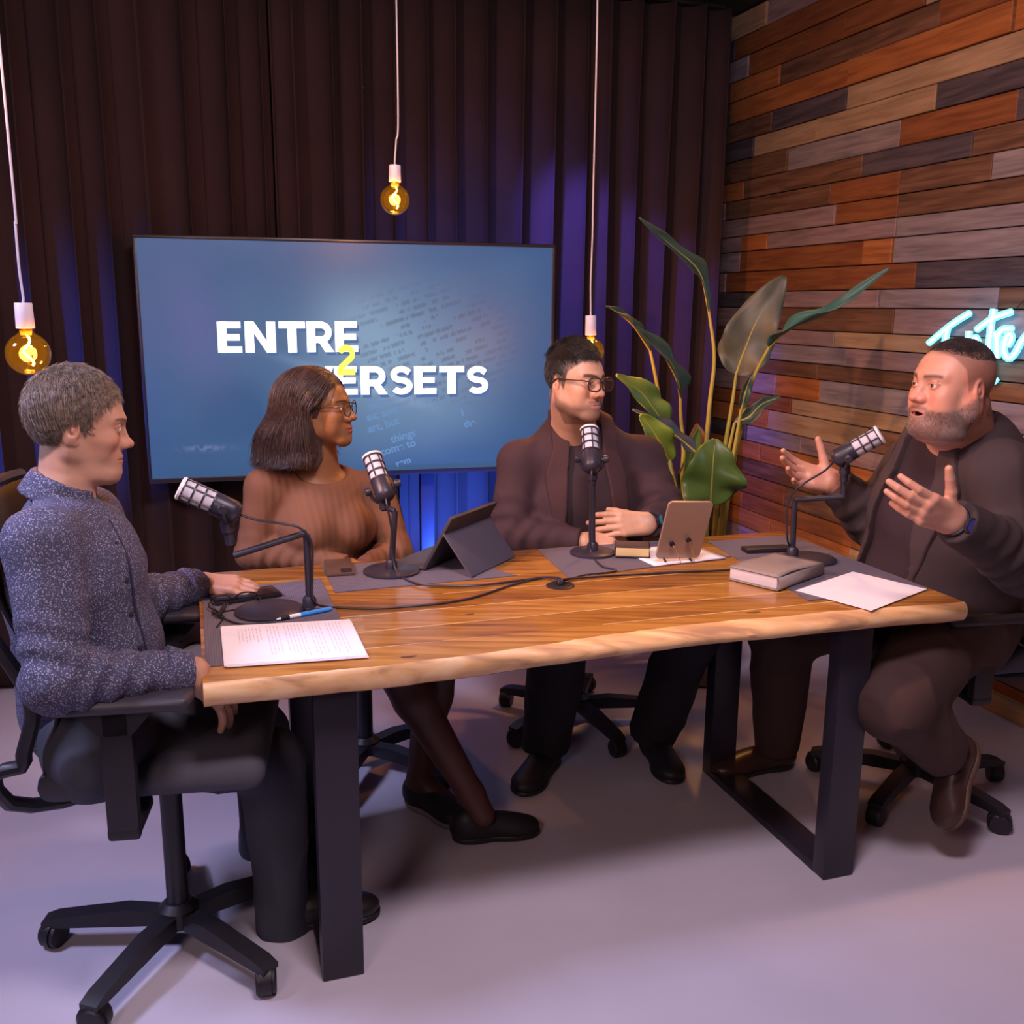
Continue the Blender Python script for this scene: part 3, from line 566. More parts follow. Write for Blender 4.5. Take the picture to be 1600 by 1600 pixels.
def slab_thing(name, label, cat, c, size, ang, m, zb, bev=.008, parts=(), group=None):
    root = thing(name, label, cat, (*TW(*c)[:2], zb), TA+ang, group)
    b = MB(); b.box((0, 0, size[2]/2), size, None, min(bev, size[2]*.45)); b.build('case', m, root, world=False)
    for (nm, cc, sz, mm) in parts:
        b = MB(); b.box((cc[0], cc[1], cc[2]), sz, None, min(sz)*.3); b.build(nm, mm, root, world=False)
    return root
M_gloss = mat('dark_glass', (.010, .008, .012), .08); M_brz = mat('bronze_phone_back', (.17, .105, .085), .28, .4)
slab_thing('smartphone', 'bronze smartphone lying face down in front of the woman, beside her microphone', 'phone', (.378, .765), (.078, .160, .009), -.08, M_brz, MT,
           parts=(('camera_bump', (.016, -.055, .0098), (.030, .036, .0022), M_black),))
slab_thing('smartphone', 'dark smartphone lying under the hand of the man in the speckled shirt', 'phone', (.112, .560), (.165, .085, .010), .22, M_black, MT,
           parts=(('screen_glass', (0, 0, .0101), (.157, .077, .0006), M_gloss),))
# folded eyeglasses on the left mat
gl = thing('reading_glasses', 'dark folded eyeglasses lying between the left microphone and the resting hand', 'glasses', tuple(TW(.10, .50, MT)))
b = MB()
for k in (0, 1):
    c = TW(.052+k*.062, .502+.012*k, MT+.014)
    ex = np.array([*D2, 0]); ez = nrm(np.array([0, -.3, 1.])); pts = [c+ex*.025*math.cos(t)+ez*.017*math.sin(t)*(.9+.1*math.cos(2*t)) for t in np.linspace(0, 2*PI, 22)]; b.tube(pts, .0020, 6, cap=False)
b.tube(smooth_path([TW(.078, .506, MT+.016), TW(.084, .507, MT+.020), TW(.090, .509, MT+.016)], 10), .0018, 6); b.build('rims', M_black, gl)
MB().tube(smooth_path([TW(.027, .497, MT+.014), TW(.022, .47, MT+.010), TW(.050, .40, MT+.003), TW(.036, .33, MT+.002)], 24), .0019, 6).build('temple', M_black, gl)
MB().tube(smooth_path([TW(.139, .518, MT+.014), TW(.142, .49, MT+.010), TW(.10, .46, MT+.003), TW(.03, .44, MT+.002)], 24), .0019, 6).build('temple', M_black, gl)
cc_ = thing('charging_cable', 'short tangled dark cable beside the left microphone base', 'cable', tuple(TW(.05, .40, MT)))
r_ = np.random.default_rng(7); P = [TW(.03+.05*r_.random(), .36+.12*r_.random(), MT+.003+.008*r_.random()) for _ in range(9)]+[TW(.09, .335, MT+.003), TW(.17, .330, MT+.003)]
MB().tube(smooth_path(P, 110), .0022, 6).build('lead', M_black, cc_)
# folded tablet case, tent shaped, open towards the woman
tb = thing('tablet', 'black tablet in a folded tent-like case in front of the woman', 'tablet', tuple(TW(.72, .70, MT)))
e1 = nrm(np.array([*((.185*D2+.182*N2)), 0])); e2 = np.array([-e1[1], e1[0], 0])                     # along the case, and towards the woman
k0 = TW(.708, .566, MT+.002); s0 = k0+e2*.155
tilt = nrm(-e2*.50+np.array([0, 0, .87])); nb = np.cross(e1, tilt); Rb = np.array([e1, nb, tilt]).T
b = MB(); b.box(s0+e1*.13+tilt*.092, (.262, .011, .184), Rb, .004); b.build('back_cover', mat('case_charcoal', (.045, .040, .052), .55, bump=.1, bscale=300), tb)
b = MB(); b.box(s0+e1*.13+tilt*.092+nb*.007*(1 if nb@e2 > 0 else -1), (.245, .002, .168), Rb, .0008); b.build('screen_glass', M_gloss, tb)
kt = s0+tilt*.130; kd = kt-k0-e1*((kt-k0)@e1); kl = np.linalg.norm(kd); kd /= kl; kn = np.cross(e1, kd); Rk = np.array([e1, kn, kd]).T
b = MB(); b.box(k0+e1*.13+kd*kl/2, (.262, .005, kl), Rk, .002); b.build('kickstand', mat('case_slate', (.085, .075, .11), .5, bump=.15, bscale=300), tb)
b = MB(); b.box(s0+e1*.13+e2*.055+np.array([0, 0, .004]), (.262, .11, .008), np.array([e1, e2, [0, 0, 1]]).T, .002); b.build('front_flap', mat('case_flap', (.05, .045, .06), .5), tb)
# beige tablet on a small easel
ts = thing('tablet', 'beige tablet propped on a small easel in front of the man in glasses', 'tablet', tuple(OZ(1060, 876, MT+.004)))
q0, q1 = OZ(1024, 877, MT+.006), OZ(1092, 873, MT+.006); Yt = q0[1]
ex = nrm(q1-q0); tp = A(1050, 788, Yt-.055); ey = tp-q0; ey = ey-ex*(ey@ex); Hh = np.linalg.norm(tp-q0)*.99; ey = nrm(ey*.9+np.array([0, 0, .1])*0); wdt = np.linalg.norm(q1-q0)
shx = (tp-q0)@ex; en = np.cross(ex, ey); Rt = np.array([ex, en, ey]).T
turn = math.atan2(shx, Hh)*.55; ex2 = math.cos(turn)*ex-math.sin(turn)*ey; ey2 = math.sin(turn)*ex+math.cos(turn)*ey; Rt = np.array([ex2, en, ey2]).T
b = MB(); poly = []; w2, h2_, rc = wdt/2, Hh/2, .012
for (sx, sy, a0) in ((1, -1, -90), (1, 1, 0), (-1, 1, 90), (-1, -1, 180)):
    for a in np.radians(np.linspace(a0, a0+90, 6)): poly.append((sx*(w2-rc)+rc*math.cos(a), sy*(h2_-rc)+rc*math.sin(a)))
cen = q0+ex2*w2+ey2*(h2_+.004)+np.array([0, 0, .004])
b.prism(poly, cen, ex2, ey2, -en*.008*(1 if en[1] < 0 else -1)); b.build('tablet_shell', mat('beige_shell', (.36, .26, .21), .42, .25), ts)
b = MB(); b.prism([(x*.93, y*.95) for x, y in poly], cen-en*.0085*(1 if en[1] < 0 else -1), ex2, ey2, -en*.0008*(1 if en[1] < 0 else -1)); b.build('screen_glass', M_gloss, ts)
fwd = np.array([0, -1, 0.])
for px_, py_, bx in ((1052, 853, (1064, 880)), (1080, 850, (1085, 879))):
    kk = A(px_, py_, Yt-.03); kk = cen+ex2*((kk-cen)@ex2)+ey2*((kk-cen)@ey2)+en*(1 if en[1] < 0 else -1)*.008
    MB().lathe([(.008, 0), (.008, .006), (.004, .008)], kk, en*(1 if en[1] < 0 else -1), 14).build('easel_knob', M_black, ts)
    ft = OZ(bx[0], bx[1], MT+.002); MB().tube(smooth_path([kk+.006*en*(1 if en[1] < 0 else -1), (kk+ft)/2+fwd*.012+np.array([0, 0, .01]), ft], 12), .0014, 6).build('easel_leg', M_chrome, ts)
b = MB(); lip = cen-ey2*(h2_+.002)
b.tube([lip-ex2*w2*.6+en*.012, lip-ex2*w2*.6-en*.012], .003, 8).tube([lip+ex2*w2*.6+en*.012, lip+ex2*w2*.6-en*.012], .003, 8).build('easel_hook', M_black, ts)
# books
def book(name, label, c, L, W, H, ang, zb, mc_, mp_, soft=0., group=None):
    root = thing(name, label, 'book', (*TW(*c)[:2], zb), TA+ang, group); n = 14; m_ = 9
    def plate(z, L, W, t, wave, nm, mm):
        G = np.zeros((n, m_, 3))
        for i in range(n):
            for j in range(m_):
                s_, t_ = i/(n-1), j/(m_-1); G[i, j] = ((s_-.5)*L, (t_-.5)*W, z+wave*(math.sin(s_*4.2+.6)*.6+.5*(1-t_))*min(1, 4*s_*(1.02-s_)+.2))
        o = MB().grid(G).build(nm, mm, root, world=False); sm = o.modifiers.new('t', 'SOLIDIFY'); sm.thickness = t; sm.offset = 0
    plate(.0012, L, W, .0024, 0, 'cover', mc_); plate(H-.0012, L, W, .0024, soft, 'cover', mc_)
    b = MB(); b.box((0, .002, H/2+soft*.1), (L-.008, W-.007, H-.006), None, .002); b.build('pages', mp_, root, world=False)
    b = MB(); G = np.array([[(s_*L/2, -W/2-.006*math.sin(t)*1., H/2-math.cos(t)*(H/2-.0012)) for t in np.linspace(0, PI, 9)] for s_ in (-1, 1)]); b.grid(G); o = b.build('spine', mc_, root, world=False); sm = o.modifiers.new('t', 'SOLIDIFY'); sm.thickness = .0022
    return root
book('grey_book', 'thick grey soft leather book lying beside the blank sheet', (1.515, .335), .232, .152, .037, .45, MT, mat('grey_leather', (.27, .22, .215), .5, bump=.2, bscale=250), mat('page_block', (.62, .56, .58), .8, bump=.4, bscale=900), .006)
book('small_book', 'small dark book with gilt pages lying beside the beige tablet and clasped hands', (1.235, .665), .105, .075, .032, -.42+PI, MT+.004, mat('dark_cover', (.05, .03, .03), .35), mat('gilt_pages', (.62, .46, .22), .6), .0)
slab_thing('spectacle_case', 'dark oblong case lying at the back right of the table behind the grey book', 'case', (1.655, .600), (.150, .050, .014), -.12, M_black, MT)

# ================================================================== PLANT
M_leafs = [mat('leaf_green', (.10, .17, .035), .4, var=.2, vscale=14), mat('leaf_dark', (.035, .065, .050), .4, var=.2, vscale=14), mat('leaf_teal', (.035, .115, .105), .4, var=.2, vscale=14),
           mat('leaf_pale', (.095, .098, .070), .5, var=.2, vscale=14), mat('leaf_brown', (.20, .095, .03), .6, var=.2, vscale=14), mat('leaf_bright', (.16, .24, .03), .4, var=.15, vscale=14)]
M_stem = mat('stem_yellow_green', (.38, .32, .055), .45, var=.15); YP = 3.75
pbse = A(1096, 1000, YP); plant = thing('potted_plant', 'tall potted bird of paradise plant with broad leaves before the plank wall', 'plant', (pbse[0], pbse[1], 0))
pb0 = np.array([pbse[0], pbse[1], 0]); b = MB(); b.lathe([(.11, 0), (.125, .01), (.155, .26), (.165, .30), (.155, .305), (.145, .27)], pb0, seg=36); b.build('pot', mat('pot_clay', (.22, .15, .12), .6, var=.1), plant)
b = MB(); b.lathe([(.0001, .262), (.10, .266), (.149, .26)], pb0, seg=30); b.build('soil', mat('soil', (.03, .02, .015), .95, bump=.5, bscale=80), plant)
def leaf(path, wid, stem, m, fold=.25, face=None, ragged=0., Yo=0., seed=0):
    P3 = smooth_path([A(x, y, YP+Yo+dy) for x, y, dy in path], 36); n = len(P3)
    T = np.gradient(P3, axis=0); T /= np.linalg.norm(T, axis=1)[:, None]
    fc = nrm(np.array(face if face is not None else (.1, -1, .25))); m_ = 9; G = np.zeros((n, m_, 3)); r = np.random.default_rng(seed)
    nz = np.interp(np.arange(n), np.linspace(0, n-1, 9), r.uniform(-1, 1, 9))
    for i in range(n):
        t = i/(n-1); w_ = wid*(math.sin(PI*min(1, t**.72*.97+.015))**.75)*(1+ragged*nz[i]); s_ = nrm(np.cross(T[i], fc)); nn = np.cross(s_, T[i])
        for j in range(m_):
            a = (j/(m_-1)-.5)*2; G[i, j] = P3[i]+s_*a*w_*math.cos(fold*abs(a))+nn*(abs(a)**1.3*w_*fold+.012*w_/.05*math.sin(t*13+a*2+seed)*abs(a))
    o = MB().grid(G).build('leaf', m, plant, ang=3.2); sm = o.modifiers.new('t', 'SOLIDIFY'); sm.thickness = .0016
    V0 = np.array(plant.location)
    b = MB(); b.tube(P3[:int(n*.93)]-V0, np.linspace(.0052, .0012, int(n*.93)), 7); r_ = b.build('midrib', M_stem, o, world=False)
    if stem:
        S = smooth_path([np.array([pb0[0]+stem[0][2], pb0[1]+stem[0][3], .25])]+[A(x, y, YP+Yo+dy) for x, y, dy in stem[1:]]+[P3[0]], 40)
        MB().tube(S, np.linspace(.011, .0055, len(S)), 8).build('stem', M_stem, plant)
leaf([(1108, 488, 0), (1092, 425, -.04), (1050, 385, -.08), (998, 340, -.14)], .030, [(0, 0, .0, .0), (1100, 760, 0), (1108, 640, 0), (1116, 560, 0)], M_leafs[1], .5, (.75, -.55, -.2), .25, 0, 1)
leaf([(1016, 548, 0), (992, 512, -.03), (970, 492, -.05), (946, 478, -.08)], .032, [(0, 0, -.03, .0), (1058, 780, 0), (1040, 690, 0), (1028, 610, 0)], M_leafs[1], .6, (.7, -.2, .55), .2, 0, 2)
leaf([(1063, 622, 0), (1056, 590, -.02), (1030, 548, -.04), (985, 505, -.08)], .050, [(0, 0, -.02, .0), (1068, 780, 0), (1068, 700, 0), (1064, 655, 0)], M_leafs[1], .55, (.7, -.55, .45), .2, .02, 3)
leaf([(1040, 668, 0), (1022, 640, -.03), (1000, 612, -.05), (962, 586, -.09)], .058, [(0, 0, -.04, -.02), (1052, 800, -.1), (1046, 720, -.05)], M_leafs[0], .35, (.35, -.85, .4), .1, -.15, 4)
leaf([(1086, 706, -.05), (1060, 684, -.05), (1030, 662, -.05), (988, 640, -.05)], .045, None, mat('leaf_bluegrey', (.05, .065, .085), .4), .3, (.2, -.5, .85), .15, -.15, 5)
leaf([(1046, 722, 0), (1036, 700, -.03), (1018, 670, -.05), (1000, 648, -.06)], .055, [(0, 0, -.05, -.02), (1056, 820, -.1), (1052, 760, -.05)], M_leafs[5], .3, (.2, -.95, .3), .1, -.2, 6)
leaf([(1110, 790, -.06), (1112, 760, -.08), (1114, 725, -.08), (1118, 686, -.04)], .118, [(0, 0, .0, -.05), (1104, 830, -.05)], M_leafs[0], .18, (.15, -.95, .25), .04, -.25, 7)
leaf([(1078, 790, 0), (1074, 755, 0), (1078, 715, 0), (1092, 668, -.02)], .055, [(0, 0, -.02, 0), (1080, 830, 0)], M_leafs[0], .4, (.3, -.9, .1), .05, .05, 8)
leaf([(1088, 740, 0), (1090, 715, 0), (1090, 690, 0), (1088, 662, 0)], .058, [(0, 0, .0, .03), (1086, 820, 0)], M_leafs[4], .3, (.1, -1, .1), .05, .15, 9)
leaf([(1150, 586, 0), (1164, 545, 0), (1186, 495, 0), (1226, 432, .02)], .105, [(0, 0, .03, .0), (1120, 780, 0), (1134, 690, 0), (1144, 630, 0)], M_leafs[3], .22, (-.15, -1, .2), .06, .05, 10)
leaf([(1202, 542, -.1), (1238, 512, -.18), (1300, 486, -.28), (1390, 420, -.40)], .050, [(0, 0, .03, -.02), (1140, 760, 0), (1162, 650, -.03), (1178, 590, -.06)], M_leafs[2], .5, (.3, -.6, .75), .15, 0, 11)
leaf([(1148, 660, 0), (1170, 652, 0), (1190, 632, 0), (1220, 620, 0)], .030, [(0, 0, .02, .0), (1120, 790, 0), (1135, 720, 0)], M_leafs[1], .4, (.2, -.7, .6), .1, -.05, 12)
leaf([(1158, 640, 0), (1163, 620, 0), (1168, 602, 0), (1176, 584, 0)], .022, [(0, 0, .03, .0), (1130, 790, 0), (1148, 700, 0)], M_leafs[1], .4, (.2, -.9, .3), .1, -.1, 13)
for (x1, y1, x2, y2) in ((1064, 800, 1048, 730), (1090, 830, 1096, 750), (1128, 800, 1150, 690)):
    pass
# ================================================================== SURFACES GROWN FROM BLENDED SOLIDS (people, clothes, shoes)
f32 = np.float32
def smin(a, b, k):
    if k <= 0: return np.minimum(a, b)
    h = np.clip(.5+.5*(b-a)/k, 0, 1); return b+(a-b)*h-k*h*(1-h)
def smax(a, b, k): return -smin(-a, -b, k)
def s_cone(a, b, ra, rb, flat=None, cut=None, cut0=None, wr=None):
    a = np.asarray(a, float); b = np.asarray(b, float); d = b-a; L2 = float(d@d)+1e-12
    def f(X, Y, Z):
        x = X-a[0]; y = Y-a[1]; z = Z-a[2]; t = np.clip((x*d[0]+y*d[1]+z*d[2])/L2, 0, 1)
        x = x-t*d[0]; y = y-t*d[1]; z = z-t*d[2]; sc = 1.
        if flat is not None:
            n, s = flat; q = (x*n[0]+y*n[1]+z*n[2])*(1/s-1); x = x+q*n[0]; y = y+q*n[1]; z = z+q*n[2]; sc = (s+1)/2
        r = (np.sqrt(x*x+y*y+z*z)-(ra+(rb-ra)*t))*sc
        if wr is not None:
            amp, per, t0, w_ = wr; dl = math.sqrt(L2); e1 = nrm(np.cross(d, [.3, .5, .8])); e2 = np.cross(d/dl, e1)
            an = np.arctan2(x*e2[0]+y*e2[1]+z*e2[2], x*e1[0]+y*e1[1]+z*e1[2])
            r = r-amp*np.exp(-((t-t0)/w_)**2)*np.sin(2*PI*t*dl/per+1.3*np.sin(an*2)+an)
        if cut is not None: p, n = cut; r = np.maximum(r, (X-p[0])*n[0]+(Y-p[1])*n[1]+(Z-p[2])*n[2])
        if cut0 is not None: p, n = cut0; r = np.maximum(r, (X-p[0])*n[0]+(Y-p[1])*n[1]+(Z-p[2])*n[2])
        return r
    lo = np.minimum(a-ra, b-rb); hi = np.maximum(a+ra, b+rb); return f, lo, hi
def s_ell(c, rad, R=None):
    c = np.asarray(c, float); R = np.eye(3) if R is None else np.asarray(R, float); rad = np.asarray(rad, float)
    def f(X, Y, Z):
        x = X-c[0]; y = Y-c[1]; z = Z-c[2]
        u = [(x*R[0, i]+y*R[1, i]+z*R[2, i]) for i in range(3)]
        k0 = np.sqrt(sum((u[i]/rad[i])**2 for i in range(3))); k1 = np.sqrt(sum((u[i]/rad[i]**2)**2 for i in range(3)))
        return k0*(k0-1)/(k1+1e-9)
    e = np.sqrt(((R*rad[None])**2).sum(1)); return f, c-e, c+e
def s_box(c, half, R, rnd):
    c = np.asarray(c, float); R = np.asarray(R, float); half = np.asarray(half, float)
    def f(X, Y, Z):
        x = X-c[0]; y = Y-c[1]; z = Z-c[2]
        q = [np.abs(x*R[0, i]+y*R[1, i]+z*R[2, i])-(half[i]-rnd) for i in range(3)]
        return np.sqrt(sum(np.maximum(v, 0)**2 for v in q))+np.minimum(np.maximum(np.maximum(q[0], q[1]), q[2]), 0)-rnd
    e = (np.abs(R)*half[None]).sum(1); return f, c-e, c+e
class Solid:
    def __init__(s): s.ops = []
    def put(s, prim, k=.01, mode='u'): s.ops.append((prim[0], np.asarray(prim[1]), np.asarray(prim[2]), k, mode)); return s
    def cone(s, *a, k=.01, mode='u', **kw): return s.put(s_cone(*a, **kw), k, mode)
    def ell(s, *a, k=.01, mode='u', **kw): return s.put(s_ell(*a, **kw), k, mode)
    def box(s, *a, k=.01, mode='u'): return s.put(s_box(*a), k, mode)
    def chain(s, P, r, k=.01, **kw):
        for i in range(len(P)-1): s.cone(P[i], P[i+1], r[i], r[i+1], k=k, **kw)
        return s
    def bounds(s):
        lo = np.min([o[1] for o in s.ops if o[4] == 'u'], axis=0); hi = np.max([o[2] for o in s.ops if o[4] == 'u'], axis=0); return lo, hi
    def at(s, X, Y, Z):                                             # the blended distance, everywhere
        F = None
        for f, lo, hi, k, m in s.ops:
            d = f(X, Y, Z)
            if F is None: F = d
            elif m == 'u': F = smin(F, d, k)
            elif m == 's': F = smax(F, -d, k)
            elif m == 'i': F = smax(F, d, k)
        return F
    def prim(s, infl=0., pad=.02): lo, hi = s.bounds(); return (lambda X, Y, Z: s.at(X, Y, Z)-infl), lo-infl, hi+infl
    def mesh(s, step, fine=(), noise=None):
        lo, hi = s.bounds(); lo = lo-.03; hi = hi+.03; ax = []
        for i in range(3):
            p = [lo[i]]
            while p[-1] < hi[i]:
                st = step
                for (a, b, q) in fine:
                    if a[i]-step <= p[-1] <= b[i]: st = min(st, q)
                p.append(p[-1]+st)
            ax.append(np.array(p))
        F = np.full([len(a) for a in ax], .5, f32)
        for f, l, h, k, m in s.ops:
            mg = k+.022; sl = []
            for i in range(3):
                a = max(0, np.searchsorted(ax[i], l[i]-mg)-1); b = min(len(ax[i]), np.searchsorted(ax[i], h[i]+mg)+1); sl.append(slice(a, b))
            if any(q.stop <= q.start for q in sl): continue
            X = ax[0][sl[0]][:, None, None].astype(f32); Y = ax[1][sl[1]][None, :, None].astype(f32); Z = ax[2][sl[2]][None, None, :].astype(f32)
            d = f(X, Y, Z).astype(f32); B = F[tuple(sl)]
            F[tuple(sl)] = smin(B, d, k) if m == 'u' else smax(B, -d, k)
        if noise is not None:
            idx = np.nonzero(np.abs(F) < .03); F[idx] += noise(ax[0][idx[0]], ax[1][idx[1]], ax[2][idx[2]])
        return surface_net(F, ax)
def surface_net(F, ax):
    S = F < 0; nx, ny, nz = F.shape
    c = np.zeros((nx-1, ny-1, nz-1), np.uint8)
    for a in (0, 1):
        for b in (0, 1):
            for d in (0, 1): c += S[a:nx-1+a, b:ny-1+b, d:nz-1+d]
    act = np.nonzero((c > 0) & (c < 8)); I = np.stack(act, 1); flat = (I[:, 0]*(ny-1)+I[:, 1])*(nz-1)+I[:, 2]
    acc = np.zeros((len(I), 3)); cnt = np.zeros(len(I))
    cor = [(a, b, d) for a in (0, 1) for b in (0, 1) for d in (0, 1)]
    val = {q: F[I[:, 0]+q[0], I[:, 1]+q[1], I[:, 2]+q[2]].astype(float) for q in cor}
    for q in cor:
        for k in range(3):
            if q[k] == 0:
                r = list(q); r[k] = 1; r = tuple(r); va, vb = val[q], val[r]; m = (va < 0) != (vb < 0)
                t = np.where(m, va/(va-vb+1e-30), 0); p = np.tile(np.array(q, float), (len(I), 1)); p[:, k] = t
                acc[m] += p[m]; cnt[m] += 1
    pos = acc/cnt[:, None]; V = np.zeros_like(pos)
    for k in range(3): a = ax[k]; V[:, k] = a[I[:, k]]+pos[:, k]*(a[I[:, k]+1]-a[I[:, k]])
    Q = []
    def cid(i, j, k): return np.searchsorted(flat, (i*(ny-1)+j)*(nz-1)+k)
    for k in range(3):
        A0 = S[:-1] if k == 0 else (S[:, :-1] if k == 1 else S[:, :, :-1]); A1 = S[1:] if k == 0 else (S[:, 1:] if k == 1 else S[:, :, 1:])
        e = np.stack(np.nonzero(A0 != A1), 1); o1, o2 = (k+1) % 3, (k+2) % 3; e = e[(e[:, o1] > 0) & (e[:, o2] > 0)]
        inside = S[e[:, 0], e[:, 1], e[:, 2]]; d1 = np.zeros(3, int); d1[o1] = 1; d2 = np.zeros(3, int); d2[o2] = 1
        q = np.stack([cid(*(e-x).T) for x in (0*d1, d1, d1+d2, d2)], 1); q[~inside] = q[~inside][:, ::-1]; Q.append(q)
    return V, np.concatenate(Q)
def smooth_mesh(V, Q, n=1, w=.5):
    for _ in range(n):
        S_ = np.zeros_like(V); C = np.zeros(len(V))
        for a, b in ((0, 1), (1, 2), (2, 3), (3, 0)):
            np.add.at(S_, Q[:, a], V[Q[:, b]]); np.add.at(S_, Q[:, b], V[Q[:, a]]); np.add.at(C, Q[:, a], 1); np.add.at(C, Q[:, b], 1)
        V = V*(1-w)+w*S_/C[:, None]
    return V
def mesh_obj(name, V, Q, m, parent=None, col=None, loc=None):
    me = bpy.data.meshes.new(name); base = np.array(parent.location) if parent is not None else (np.zeros(3) if loc is None else np.asarray(loc))
    W = (V-base).astype(f32); me.vertices.add(len(W)); me.vertices.foreach_set('co', W.ravel()); n = len(Q); w = Q.shape[1]
    me.loops.add(n*w); me.loops.foreach_set('vertex_index', Q.astype(np.int32).ravel()); me.polygons.add(n)
    me.polygons.foreach_set('loop_start', np.arange(0, n*w, w, dtype=np.int32)); me.polygons.foreach_set('use_smooth', np.ones(n, bool)); me.update(calc_edges=True)
    if col is not None:
        a = me.color_attributes.new('Col', 'FLOAT_COLOR', 'POINT'); c4 = np.ones((len(W), 4), f32); c4[:, :3] = col; a.data.foreach_set('color', c4.ravel())
    me.materials.append(m); o = bpy.data.objects.new(name, me); COL.objects.link(o)
    if parent is not None: o.parent = parent
    else: o.location = base
    return o
def pnoise(P, s, seed=0):                                           # smooth 3D noise from a value lattice
    r = np.random.default_rng(seed); T = r.random((32, 32, 32)).astype(f32)*2-1; q = np.asarray(P)*s+100; i = np.floor(q).astype(int); f = q-i; f = f*f*(3-2*f); out = 0
    for a in (0, 1):
        for b in (0, 1):
            for c in (0, 1):
                w = (f[..., 0] if a else 1-f[..., 0])*(f[..., 1] if b else 1-f[..., 1])*(f[..., 2] if c else 1-f[..., 2])
                out = out+w*T[(i[..., 0]+a) % 32, (i[..., 1]+b) % 32, (i[..., 2]+c) % 32]
    return out
def fold_noise(amp, s=(14, 14, 9), seed=1, dirv=(0, 0, 1)):
    def f(x, y, z):
        P = np.stack([x*s[0], y*s[1], z*s[2]], -1); a = pnoise(P, 1, seed); b = pnoise(P*2.3, 1, seed+1); r = 1-np.abs(a); return (amp*(.6*a+.25*b-.5*(r**6))).astype(f32)
    return f

